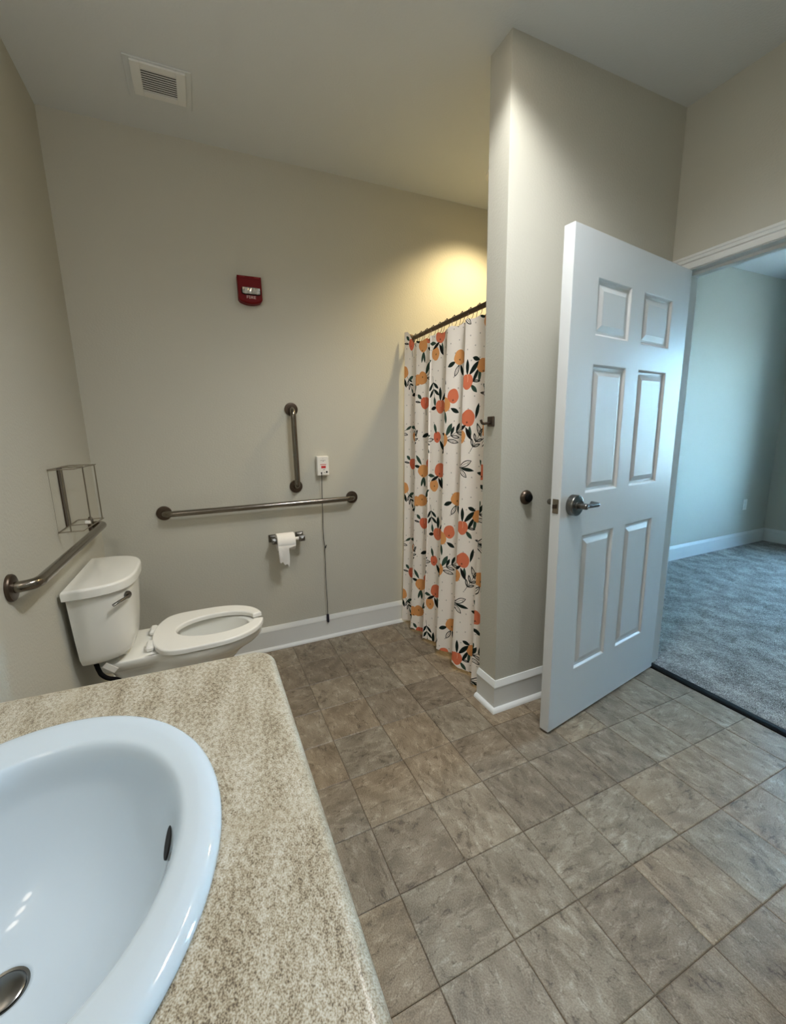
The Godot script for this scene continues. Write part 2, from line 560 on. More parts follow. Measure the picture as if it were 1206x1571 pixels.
# ---------------------------------------------------------------- materials
func materials() -> void:
	slate(); granite(); carpet(); fruit_print()
	var bumps := grey(noise(77, 0.05, 3), 512, 512)
	var relief := texture_of(bumps, 512, 512, Image.FORMAT_L8)
	M.wall = paint(Color8(193, 191, 179), 0.55, 0.0, 0.4)
	M.ceiling = paint(Color8(214, 218, 218), 0.85, 0.0, 0.2)
	for m in [M.wall, M.ceiling]:
		m.heightmap_enabled = true
		m.heightmap_texture = relief
		m.heightmap_scale = 0.05
		m.uv1_triplanar = true
		m.uv1_world_triplanar = true
		m.uv1_scale = Vector3.ONE * 3.0
	M.trim = paint(Color8(222, 224, 222), 0.35)
	M.door = paint(Color8(210, 213, 213), 0.38)
	M.porcelain = paint(Color8(236, 236, 230), 0.12)
	M.seat = paint(Color8(238, 238, 234), 0.25)
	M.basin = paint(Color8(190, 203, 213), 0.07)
	M.steel = paint(Color8(132, 125, 115), 0.2, 1.0)
	M.nickel = paint(Color8(120, 118, 114), 0.24, 1.0)
	M.chrome = paint(Color8(176, 180, 184), 0.14, 1.0)
	M.bronze = paint(Color8(88, 76, 66), 0.35, 0.85)
	M.wire = paint(Color8(150, 142, 128), 0.35, 1.0)
	M.black = paint(Color8(15, 15, 15), 0.7, 0.0, 0.2)
	M.dark = paint(Color8(14, 14, 14), 0.8)
	M.cord = paint(Color8(26, 25, 27), 0.7)
	M.pull = paint(Color8(24, 26, 44), 0.5)
	M.plastic = paint(Color8(232, 230, 224), 0.4)
	M.fan = paint(Color8(228, 229, 226), 0.5)
	M.red = paint(Color8(108, 8, 13), 0.45, 0.0, 0.3)
	M.label_red = paint(Color8(196, 42, 44), 0.5)
	M.print_grey = paint(Color8(120, 116, 112), 0.6)
	M.white_ink = paint(Color8(230, 210, 205), 0.6)
	M.mirror = paint(Color8(225, 226, 228), 0.1, 1.0)
	M.clear = paint(Color(1, 1, 1, 0.12), 0.03); M.clear.transparency = BaseMaterial3D.TRANSPARENCY_ALPHA
	M.pane = paint(Color(1, 1, 1, 0.05), 0.0); M.pane.transparency = BaseMaterial3D.TRANSPARENCY_ALPHA
	M.tissue = paint(Color8(240, 238, 234), 0.9)
	M.tissue.backlight_enabled = true; M.tissue.backlight = Color(0.25, 0.25, 0.25)
	M.grout = paint(Color8(118, 105, 88), 0.8)
	M.tiles = []
	for c in [Color8(255, 252, 248), Color8(234, 230, 226), Color8(246, 238, 228), Color8(222, 218, 214), Color8(240, 240, 238)]:
		var m := paint(c, 0.42)
		m.albedo_texture = M.slate_color
		m.heightmap_enabled = true
		m.heightmap_texture = M.slate_height
		m.heightmap_scale = 0.1
		M.tiles.append(m)
	M.counter = paint(Color.WHITE, 0.3)
	M.counter.albedo_texture = M.granite
	M.counter.uv1_triplanar = true
	M.counter.uv1_world_triplanar = true
	M.counter.uv1_scale = Vector3.ONE * 2.2
	M.carpet = paint(Color8(235, 235, 235), 0.95, 0.0, 0.1)
	M.carpet.albedo_texture = M.carpet_color
	M.carpet.heightmap_enabled = true
	M.carpet.heightmap_texture = M.carpet_height
	M.carpet.heightmap_scale = 0.5
	M.carpet.uv1_triplanar = true
	M.carpet.uv1_world_triplanar = true
	M.carpet.uv1_scale = Vector3.ONE * 0.8
	M.cloth = paint(Color8(250, 248, 246), 0.8, 0.0, 0.2)
	M.cloth.albedo_texture = M.print
	M.cloth.backlight_enabled = true
	M.cloth.backlight = Color(0.3, 0.3, 0.3)
	M.lamp_warm = paint(Color8(255, 240, 210)); M.lamp_warm.emission_enabled = true
	M.lamp_warm.emission = Color8(255, 214, 140); M.lamp_warm.emission_energy_multiplier = 3.0
	M.lamp_white = paint(Color8(255, 252, 245)); M.lamp_white.emission_enabled = true
	M.lamp_white.emission = Color8(255, 240, 220); M.lamp_white.emission_energy_multiplier = 7.0


# ---------------------------------------------------------------- light
func spot(parent: Node, color: Color, energy: float, angle: float, blend: float, y: float, size: float) -> void:
	var l := SpotLight3D.new()
	l.name = "lamp"
	l.position = Vector3(0, y, 0)
	l.rotation_degrees = Vector3(-90, 0, 0)
	l.light_color = color
	l.light_energy = energy
	l.spot_range = 12.0
	l.spot_attenuation = 2.0
	l.spot_angle = angle
	l.spot_angle_attenuation = blend
	l.light_size = size
	l.shadow_enabled = true
	parent.add_child(l, true)

func downlight(at: Vector3, color: Color, energy: float, angle: float, blend: float, mat: Material, label: String, r := 0.07) -> void:
	var t := thing("recessed_light", at, label, "ceiling light")
	piece("trim_ring", Shape.new().lathe([[r, 0.0], [r + 0.025, 0.0], [r + 0.025, -0.004], [r + 0.018, -0.008], [r, -0.003]] + [[r, 0.0]], 40, Transform3D(), false), M.fan, t)
	piece("lens", Shape.new().lathe([[0.0, 0.0], [r, 0.0], [r, -0.002], [0.0, -0.003]], 32, Transform3D(), false), mat, t)
	spot(t, color, energy, angle, blend, -0.02, r * 0.8)

func vanity_light(at: Vector3, color: Color, energy: float) -> void:
	var t := thing("vanity_light", at, "three-globe vanity light on the left wall above the basin", "wall light")
	piece("backplate", Shape.new().box(Vector3(0.012, 0, 0), Vector3(0.024, 0.11, 0.62), 0.006), M.nickel, t)
	for z in [-0.21, 0.0, 0.21]:
		piece("arm", Shape.new().tube([Vector3(0.02, 0, z), Vector3(0.1, 0, z), Vector3(0.11, -0.03, z)], 0.01, 12), M.nickel, t)
		var g := piece("globe", Shape.new().lathe([[0.0, 0.06], [0.03, 0.052], [0.052, 0.03], [0.06, 0.0], [0.052, -0.03], [0.03, -0.052], [0.0, -0.06]], 32, Transform3D(), false), M.lamp_white, t)
		g.position = Vector3(0.11, -0.08, z)
		var o := OmniLight3D.new()
		o.name = "lamp"
		o.position = Vector3(0.11, -0.08, z)
		o.light_color = color
		o.light_energy = energy / 3.0
		o.omni_range = 12.0
		o.omni_attenuation = 2.0
		o.light_size = 0.05
		o.shadow_enabled = true
		t.add_child(o, true)


# ---------------------------------------------------------------- the room
func wall_box(a: Vector3, b: Vector3, s := Shape.new()) -> Shape:
	return s.box((a + b) / 2, b - a)

func build_room() -> void:
	struct("wall_back", wall_box(Vector3(-0.1, -0.1, -0.1), Vector3(BX + 0.1, H + 0.1, 0)), M.wall, "greige painted back wall carrying the grab bars and the red alarm", "wall")
	struct("wall_left", wall_box(Vector3(-0.1, -0.1, 0), Vector3(0, H + 0.1, FZ + 1.5)), M.wall, "greige painted left wall behind the toilet tank and the counter", "wall")
	struct("wall_front", wall_box(Vector3(0, -0.1, FZ), Vector3(RX + 0.12, H + 0.1, FZ + 0.1)), M.wall, "greige wall closing the bathroom behind the photographer", "wall")
	struct("wall_partition", wall_box(Vector3(PX, 0, PB), Vector3(RX, H, PZ)), M.wall, "greige partition standing between the shower and the open door", "wall")
	var s := wall_box(Vector3(RX, -0.1, 0), Vector3(RX + 0.12, H + 0.1, 1.118))
	wall_box(Vector3(RX, -0.1, 2.071), Vector3(RX + 0.12, H + 0.1, FZ), s)
	wall_box(Vector3(RX, 2.05, 1.118), Vector3(RX + 0.12, H + 0.1, 2.071), s)
	struct("wall_right", s, M.wall, "greige wall with the doorway at right", "wall")
	# bedroom beyond the doorway, with a window in its far wall
	s = wall_box(Vector3(BX, -0.1, 0), Vector3(BX + 0.1, H + 0.1, WZ0))
	wall_box(Vector3(BX, -0.1, WZ1), Vector3(BX + 0.1, H + 0.1, 5.0), s)
	wall_box(Vector3(BX, -0.1, WZ0), Vector3(BX + 0.1, 0.6, WZ1), s)
	wall_box(Vector3(BX, 2.3, WZ0), Vector3(BX + 0.1, H + 0.1, WZ1), s)
	struct("wall_bedroom_right", s, M.wall, "grey shaded bedroom wall at the right edge beyond the doorway", "wall")
	struct("wall_bedroom_front", wall_box(Vector3(RX + 0.12, -0.1, 4.9), Vector3(BX, H + 0.1, 5.0)), M.wall, "bedroom wall out of sight to the right of the doorway", "wall")
	struct("wall_bedroom_left", wall_box(Vector3(RX, -0.1, FZ + 0.1), Vector3(RX + 0.12, H + 0.1, 5.0)), M.wall, "bedroom wall continuing past the bathroom", "wall")
	struct("ceiling", wall_box(Vector3(0, H, 0), Vector3(RX, H + 0.1, FZ)), M.ceiling, "white bathroom ceiling with the exhaust grille", "ceiling")
	struct("ceiling", wall_box(Vector3(RX + 0.12, H, 0), Vector3(BX, H + 0.1, 4.9)), M.ceiling, "bluish bedroom ceiling seen through the doorway", "ceiling")
	# floor: sheet of stone-look tiles, each tile its own piece on a darker bed
	var floor_node := struct("floor", wall_box(Vector3(0, -0.1, 0), Vector3(RX + 0.01, -0.0035, FZ)), M.grout, "brown slate-look tile floor of the bathroom", "floor")
	var step := 0.229
	var gap := 0.0018
	var kinds := {}
	rng.seed = 4
	for j in range(-2, 15):
		for i in range(-5, 9):
			var x0 := maxf(0.9217 + i * step, 0.0)
			var x1 := minf(0.9217 + (i + 1) * step, RX + 0.008)
			var z0 := maxf(0.2624 + j * step, 0.0)
			var z1 := minf(0.2624 + (j + 1) * step, FZ)
			if z1 < PB + 0.02: x1 = minf(x1, 1.775)
			if x1 - x0 < 0.03 or z1 - z0 < 0.03: continue
			var size := Vector2(x1 - x0 - gap, z1 - z0 - gap)
			var off := Vector2(rng.randi_range(0, 5) * 0.17, rng.randi_range(0, 5) * 0.17)
			var key := "%.3f %.3f %.2f %.2f" % [size.x, size.y, off.x, off.y]
			if not kinds.has(key): kinds[key] = tile_mesh(size, off)
			var o := piece("tile", kinds[key], M.tiles[rng.randi_range(0, 4)], floor_node)
			o.position = Vector3((x0 + x1) / 2, -0.0035, (z0 + z1) / 2)
			var turn := rng.randi_range(0, 3)
			if absf(size.x - size.y) < 0.001: o.rotation.y = PI / 2 * turn
			elif turn % 2: o.rotation.y = PI
	struct("floor", wall_box(Vector3(2.745, -0.1, 0), Vector3(BX, 0.004, 4.9)), M.carpet, "grey cut-pile carpet in the bedroom beyond the doorway", "carpet")
	struct("trim_1", Shape.new().moulding([[-0.024, -0.004], [0.024, -0.004], [0.024, 0.003], [0.012, 0.008], [-0.012, 0.008], [-0.024, 0.003]], [Vector3(2.7205, 0, 1.118), Vector3(2.7205, 0, 2.071)]), M.black, "black threshold strip between tile floor and carpet", "threshold")
	# baseboards with a bevelled cap and a quarter-round shoe
	var bp := [[0.0, 0.0], [0.014, 0.0], [0.014, 0.116], [0.016, 0.12], [0.016, 0.128], [0.005, 0.152], [0.0, 0.152]]
	var sp := [[0.014, 0.0], [0.032, 0.0], [0.0305, 0.008], [0.026, 0.014], [0.02, 0.018], [0.014, 0.0195]]
	# path runs with the wall on its left
	var runs := [
		["baseboard_back", [Vector3(0, 0, 0), Vector3(1.77, 0, 0)], "white baseboard along the back wall under the pull cord"],
		["baseboard_left", [Vector3(0, 0, FZ), Vector3(0, 0, 0)], "white baseboard along the left wall behind the toilet"],
		["baseboard_partition", [Vector3(PX, 0, PB), Vector3(PX, 0, PZ), Vector3(RX, 0, PZ)], "white baseboard wrapping the end of the partition"],
		["baseboard_bedroom_back", [Vector3(RX + 0.12, 0, 0), Vector3(BX, 0, 0), Vector3(BX, 0, 4.9)], "white baseboard round the bedroom corner above the carpet"],
	]
	for r in runs:
		var path: Array = r[1]
		var turn := true
		# out is to the right of the way; for these rooms that is the side away from the wall
		var b := struct(r[0], Shape.new().moulding(bp, path), M.trim, r[2], "baseboard")
		if r[0] != "baseboard_bedroom_back": piece("shoe_moulding", Shape.new().moulding(sp, path), M.trim, b)
	# door frame: jambs, stops, head and casing
	var dz0 := 1.133
	var dz1 := 2.056
	s = Shape.new()
	var frame := struct("trim_2", wall_box(Vector3(RX - 0.002, 2.045, dz0 - 0.015), Vector3(RX + 0.122, 2.0649, dz1 + 0.015)), M.trim, "white moulded casing and jamb of the bedroom doorway", "door frame")
	piece("jamb", wall_box(Vector3(RX - 0.002, 0.0, dz0 - 0.015), Vector3(RX + 0.122, 2.045, dz0 + 0.003)), M.trim, frame)
	piece("jamb", wall_box(Vector3(RX - 0.002, 0.0, dz1 - 0.003), Vector3(RX + 0.122, 2.045, dz1 + 0.015)), M.trim, frame)
	piece("door_stop", wall_box(Vector3(RX + 0.05, 2.032, dz0 + 0.003), Vector3(RX + 0.09, 2.045, dz1 - 0.003)), M.trim, frame)
	piece("door_stop", wall_box(Vector3(RX + 0.05, 0.0, dz0 + 0.003), Vector3(RX + 0.09, 2.045, dz0 + 0.015)), M.trim, frame)
	piece("door_stop", wall_box(Vector3(RX + 0.05, 0.0, dz1 - 0.015), Vector3(RX + 0.09, 2.045, dz1 - 0.003)), M.trim, frame)
	# casing profile: (across from the opening, proud of the wall)
	var cp := PackedVector2Array([Vector2(0, 0), Vector2(0, 0.009), Vector2(0.004, 0.012), Vector2(0.02, 0.0125), Vector2(0.022, 0.0105), Vector2(0.026, 0.0105), Vector2(0.03, 0.016), Vector2(0.04, 0.017), Vector2(0.043, 0.014), Vector2(0.047, 0.018), Vector2(0.056, 0.018), Vector2(0.058, 0.015), Vector2(0.058, 0)])
	for side in [[RX, -1.0], [RX + 0.12, 1.0]]:
		for run in 3:
			var rings := []
			for e in 2:
				var ring := PackedVector3Array()
				for q in cp:
					var x: float = side[0] + side[1] * q.y
					var y0 := 2.049
					if run == 0: ring.append(Vector3(x, y0 + q.x, (dz0 - q.x * 0.85) if e == 0 else (dz1 + q.x)))
					elif run == 1: ring.append(Vector3(x, 0.0 if e == 0 else y0 + q.x, dz0 - q.x * 0.85))
					else: ring.append(Vector3(x, 0.0 if e == 0 else y0 + q.x, dz1 + q.x))
				rings.append(ring)
			piece("casing", Shape.new().loft(rings), M.trim, frame)
	# window of the bedroom, out of sight, that lets the daylight in
	s = Shape.new()
	for k in 3:
		var z := WZ0 + (WZ1 - WZ0 - 0.05) * k / 2.0
		wall_box(Vector3(BX + 0.03, 0.6, z), Vector3(BX + 0.08, 2.3, z + 0.05), s)
	for y in [0.6, 1.43, 2.25]: wall_box(Vector3(BX + 0.035, y, WZ0), Vector3(BX + 0.075, y + 0.05, WZ1), s)
	var w := struct("window_1", s, M.trim, "bedroom window out of sight beyond the right edge", "window")
	piece("pane", wall_box(Vector3(BX + 0.053, 0.61, WZ0 + 0.01), Vector3(BX + 0.057, 2.29, WZ1 - 0.01)), M.pane, w)

func tile_mesh(size: Vector2, off: Vector2) -> ArrayMesh:
	var s := Shape.new()
	var h := size / 2
	var b := 0.0022
	var y := 0.0035
	var uv := func(p: Vector3) -> Vector2: return Vector2(p.x, p.z) / 0.52 + off
	var lo := [Vector3(-h.x, 0, -h.y), Vector3(-h.x, 0, h.y), Vector3(h.x, 0, h.y), Vector3(h.x, 0, -h.y)]
	var mid := []
	var top := []
	for p in lo:
		mid.append(p + Vector3(0, y - 0.0015, 0))
		top.append(p - Vector3(signf(p.x) * b, -y, signf(p.z) * b))
	for L in [[lo, mid], [mid, top]]:
		for i in 4:
			var j := (i + 1) % 4
			var q := [L[0][i], L[0][j], L[1][j], L[1][i]]
			s.tri(q[0], q[1], q[2], uv.call(q[0]), uv.call(q[1]), uv.call(q[2]))
			s.tri(q[0], q[2], q[3], uv.call(q[0]), uv.call(q[2]), uv.call(q[3]))
	s.tri(top[0], top[1], top[2], uv.call(top[0]), uv.call(top[1]), uv.call(top[2]))
	s.tri(top[0], top[2], top[3], uv.call(top[0]), uv.call(top[2]), uv.call(top[3]))
	return s.mesh(20.0)


# ---------------------------------------------------------------- the six-panel door
func build_door() -> void:
	var w := 0.914
	var h := 2.03
	var th := 0.045
	# local frame: x from the hinge to the latch, y up, z towards the viewer, face at z = 0
	var d := Node3D.new()
	d.name = "door_1"
	add_child(d)
	d.set_meta("kind", "structure")
	tag(d, "white six-panel door standing open before the partition", "door")
	var a := 0.1629
	d.transform = Transform3D(Basis(Vector3(-cos(a), 0, sin(a)), Vector3.UP, Vector3(sin(a), 0, cos(a))), Vector3(2.690, 0.012, 1.1801))
	d.basis = Basis(Vector3(cos(a), 0, -sin(a)), Vector3.UP, Vector3(sin(a), 0, cos(a)))   # x then runs from latch to hinge: negative u
	var cols := [[-0.752, -0.510], [-0.409, -0.159]]
	var rows := [[0.25, 0.871], [1.051, 1.563], [1.668, 1.876]]
	var holes := []
	for c in cols:
		for r in rows: holes.append([c[0], c[1], r[0], r[1]])
	var s := Shape.new()
	s.begin()
	var xs := [-w, cols[0][0], cols[0][1], cols[1][0], cols[1][1], 0.0]
	var ys := [0.0, rows[0][0], rows[0][1], rows[1][0], rows[1][1], rows[2][0], rows[2][1], h]
	var e := 0.0015
	for f in [0.0, -th]:
		for i in 5:
			for j in 7:
				if i % 2 == 1 and j % 2 == 1: continue
				var x0: float = xs[i] + (e if i == 0 else 0.0)
				var x1: float = xs[i + 1] - (e if i == 4 else 0.0)
				var y0: float = ys[j] + (e if j == 0 else 0.0)
				var y1: float = ys[j + 1] - (e if j == 6 else 0.0)
				var q := [Vector3(x0, y0, f), Vector3(x1, y0, f), Vector3(x1, y1, f), Vector3(x0, y1, f)]
				if f < 0: q.reverse()
				s.quad(q[0], q[1], q[2], q[3])
	# edges with a small arris
	var ring := func(inset: float, z: float) -> PackedVector3Array:
		return PackedVector3Array([Vector3(-w + inset, inset, z), Vector3(-inset, inset, z), Vector3(-inset, h - inset, z), Vector3(-w + inset, h - inset, z)])
	var R := [ring.call(e, -th), ring.call(0.0, -th + e), ring.call(0.0, -e), ring.call(e, 0.0)]
	for k in 3:
		for i in 4:
			var j := (i + 1) % 4
			s.quad(R[k][i], R[k][j], R[k + 1][j], R[k + 1][i])
	piece("slab", s, M.door, d, "", 30.0)
	for q in holes:
		var p := Shape.new()
		for f in 2:
			p.begin()
			var prof := [[0.0, 0.0], [0.003, -0.0015], [0.009, -0.0085], [0.014, -0.0095], [0.020, -0.0095], [0.043, -0.0025], [0.046, -0.003]]
			var rr := []
			for k in prof:
				var i: float = k[0]
				var z: float = k[1] if f == 0 else -th - k[1]
				rr.append(PackedVector3Array([Vector3(q[0] + i, q[2] + i, z), Vector3(q[1] - i, q[2] + i, z), Vector3(q[1] - i, q[3] - i, z), Vector3(q[0] + i, q[3] - i, z)]))
			for k in rr.size() - 1:
				for i in 4:
					var j := (i + 1) % 4
					if f == 0: p.quad(rr[k][i], rr[k][j], rr[k + 1][j], rr[k + 1][i])
					else: p.quad(rr[k][j], rr[k][i], rr[k + 1][i], rr[k + 1][j])
			var c: PackedVector3Array = rr[-1]
			if f == 0: p.quad(c[0], c[1], c[2], c[3])
			else: p.quad(c[3], c[2], c[1], c[0])
		piece("panel", p, M.door, d, "", 12.0)
	# latch and levers
	piece("latch_plate", Shape.new().box(Vector3(-w - 0.0005, 1.012, -0.0215), Vector3(0.003, 0.058, 0.027), 0.001), M.steel, d, "metal latch plate on the door edge")
	var bolt := Shape.new().prism(PackedVector2Array([Vector2(-0.006, 0), Vector2(0.006, 0), Vector2(0.006, 0.004), Vector2(-0.006, 0.012)]), -0.008, 0.008, 0.0, Transform3D(Basis(Vector3(0, 0, 1), Vector3(-1, 0, 0), Vector3(0, -1, 0)), Vector3(-w - 0.001, 1.012, -0.0215)))
	piece("latch_bolt", bolt, M.bronze, d)
	for f in [1.0, -1.0]:
		var z0 := 0.0 if f > 0 else -th
		var c := Vector3(-0.836, 1.012, z0)
		var hd := Shape.new().lathe([[0.0, 0.0], [0.043, 0.0], [0.043, 0.022], [0.041, 0.0255], [0.036, 0.027], [0.018, 0.027], [0.016, 0.03], [0.0, 0.03]], 48, turned_to(Vector3(0, 0, f), c), false)
		var rose := piece("rose", hd, M.nickel, d, "", 30.0)
		var lv := Shape.new().lathe([[0.0, 0.025], [0.0125, 0.025], [0.0125, 0.062], [0.0105, 0.066], [0.0, 0.067]], 28, turned_to(Vector3(0, 0, f), c), false)
		lv.tube(bent([c + Vector3(0.0, 0, 0.055 * f), c + Vector3(0.098, -0.003, 0.055 * f), c + Vector3(0.104, -0.003, 0.02 * f)], 0.012), 0.0095, 16, false, 1.0)
		piece("lever", lv, M.nickel, d)
		if f > 0: piece("lock_button", Shape.new().lathe([[0.0, 0.065], [0.006, 0.065], [0.006, 0.0705], [0.004, 0.072], [0.0, 0.072]], 20, turned_to(Vector3(0, 0, f), c), false), M.chrome, d)


# ---------------------------------------------------------------- counter and basin
const SC := Vector3(0.271, 0.867, 2.039)

func counter_edge(ang: float) -> Vector2:   # from the basin's centre out to the rounded front corner of the counter
	var dir := Vector2(cos(ang), sin(ang))
	var inside := func(p: Vector2) -> bool:
		var z := p.y - 0.05 * (p.x - 0.3)
		if p.x < 0.0 or p.x > 0.621 or z < 1.622 or z > 3.36: return false
		var c := Vector2(0.621 - 0.045, 1.622 + 0.045)
		if p.x > c.x and z < c.y: return Vector2(p.x, z).distance_to(c) < 0.045
		return true
	var lo := 0.1
	var hi := 3.0
	for k in 40:
		var m := (lo + hi) / 2
		if inside.call(Vector2(SC.x, SC.z) + dir * m): lo = m
		else: hi = m
	return Vector2(SC.x, SC.z) + dir * lo

func build_counter() -> void:
	var angs := []
	for i in 360: angs.append(TAU * i / 360.0)
	for c in [Vector2(0, 1.607), Vector2(0, 3.345), Vector2(0.621, 3.376)]:
		angs.append(fposmod((c - Vector2(SC.x, SC.z)).angle(), TAU))
	var ca := fposmod((Vector2(0.6, 1.65) - Vector2(SC.x, SC.z)).angle(), TAU)
	for i in 60: angs.append(ca - 0.12 + 0.24 * i / 59.0 + 0.0003)
	angs.sort()
	var n := angs.size()
	var edge := []
	var hole := []
	for g in angs:
		edge.append(counter_edge(g))
		hole.append(Vector2(SC.x + 0.212 * cos(g), SC.z + 0.259 * sin(g)))
	var nor := []
	for i in n:
		var t: Vector2 = edge[(i + 1) % n] - edge[(i - 1 + n) % n]
		nor.append(Vector2(t.y, -t.x).normalized())
	var top := 0.864
	var th := 0.04
	var r := 0.012
	var ring := func(inset: float, y: float) -> PackedVector3Array:
		var out := PackedVector3Array()
		for i in n:
			var p: Vector2 = edge[i] - nor[i] * inset
			# against the walls the edge stays where it is
			if edge[i].x < 0.001: p.x = 0.001
			out.append(Vector3(p.x, y, p.y))
		return out
	var hr := func(y: float) -> PackedVector3Array:
		var out := PackedVector3Array()
		for p in hole: out.append(Vector3(p.x, y, p.y))
		return out
	var rings := [hr.call(top), ring.call(r * 1.6, top)]
	for k in 7:
		var a := PI / 2 * (k + 1) / 7
		rings.append(ring.call(r * 1.6 * (1 - sin(a)), top - r * 1.6 * (1 - cos(a))))
	rings.append(ring.call(0.0, top - th + r))
	for k in 4:
		var a := PI / 2 * (k + 1) / 4
		rings.append(ring.call(r * (1 - cos(a)), top - th + r - r * sin(a)))
	rings.append(hr.call(top - th))
	rings.append(hr.call(top))
	var t := obj("countertop", Shape.new().loft(rings, false, false), M.counter)
	tag(t, "speckled beige granite-look countertop around the white basin", "countertop")
	# basin: outer ellipse to the rim, over it, down into the bowl
	var b := thing("basin", Vector3(SC.x, 0.864, SC.z), "white oval drop-in basin in the speckled counter", "sink")
	var N := 128
	var el := func(cx: float, cz: float, ax: float, az: float, y: float, k := 2.0) -> PackedVector3Array:
		var out := PackedVector3Array()
		for i in N:
			var g := TAU * i / N
			out.append(Vector3(cx + ax * signf(cos(g)) * pow(absf(cos(g)), 2.0 / k), y, cz - az * signf(sin(g)) * pow(absf(sin(g)), 2.0 / k)))
		return out
	var A := 0.2295
	var B := 0.277
	rings = [el.call(0, 0, A - 0.028, B - 0.028, -0.02), el.call(0, 0, A - 0.02, B - 0.02, 0.0), el.call(0, 0, A - 0.001, B - 0.001, 0.0005), el.call(0, 0, A, B, 0.003), el.call(0, 0, A - 0.001, B - 0.001, 0.007), el.call(0, 0, A - 0.005, B - 0.005, 0.0115), el.call(0, 0, A - 0.012, B - 0.012, 0.0145), el.call(0, 0, A - 0.022, B - 0.024, 0.0158)]
	var ix := 0.019
	for k in 5:   # the flat of the rim
		var q := (k + 1) / 5.0
		rings.append(el.call(ix * q, 0, lerpf(A - 0.022, 0.172, q), lerpf(B - 0.024, 0.205, q), 0.0158 - 0.0018 * q * q))
	for k in 48:   # over the shoulder and down to the drain
		var q := (k + 1) / 48.0
		var rr := 1.0 - q
		# depth as a function of the distance in from the rim: soft shoulder, steep side, flat bottom
		var dep := (1.0 - pow(1.0 - q, 2.4)) * smoothstep(-0.02, 0.16, q)
		rings.append(el.call(lerpf(ix, -0.008, q), 0.0, lerpf(0.024, 0.172, rr), lerpf(0.024, 0.205, rr), 0.014 - 0.146 * dep))
	rings.append(el.call(-0.008, 0, 0.023, 0.023, -0.137))
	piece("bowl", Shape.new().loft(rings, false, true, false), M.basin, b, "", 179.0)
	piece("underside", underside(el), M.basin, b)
	var dr := Transform3D(Basis(), Vector3(-0.008, -0.1335, 0))
	piece("drain_ring", Shape.new().lathe([[0.026, -0.003], [0.0265, 0.0005], [0.025, 0.0015], [0.021, 0.0005], [0.021, -0.004]], 40, dr, false), M.nickel, b)
	piece("drain_stopper", Shape.new().lathe([[0.0, -0.004], [0.0195, -0.004], [0.02, 0.001], [0.017, 0.003], [0.008, 0.004], [0.0, 0.0042]], 40, dr, false), M.nickel, b)
	# overflow opening in the front wall of the bowl
	var ov := Transform3D(Basis(Vector3(0, 0, -1), Vector3(0.399, 0.917, 0).normalized(), Vector3(-0.917, 0.399, 0).normalized()), Vector3(0.166, -0.030, -0.011))
	var op := PackedVector2Array()
	for i in 28: op.append(Vector2(0.022 * cos(TAU * i / 28), 0.012 * sin(TAU * i / 28)))
	piece("overflow_opening", Shape.new().prism(op, -0.006, 0.0026, 0.001, ov), M.dark, b, "dark oval overflow opening")

func underside(el: Callable) -> Shape:
	var rings := []
	for k in 14:
		var s := k / 13.0
		var sh := pow(1.0 - pow(s, 2.2), 0.6)
		rings.append(el.call(0.01, 0.0, maxf(0.195 * sh, 0.03), maxf(0.24 * sh, 0.03), -0.015 - 0.15 * s))
	return Shape.new().loft(rings, false, true, false)


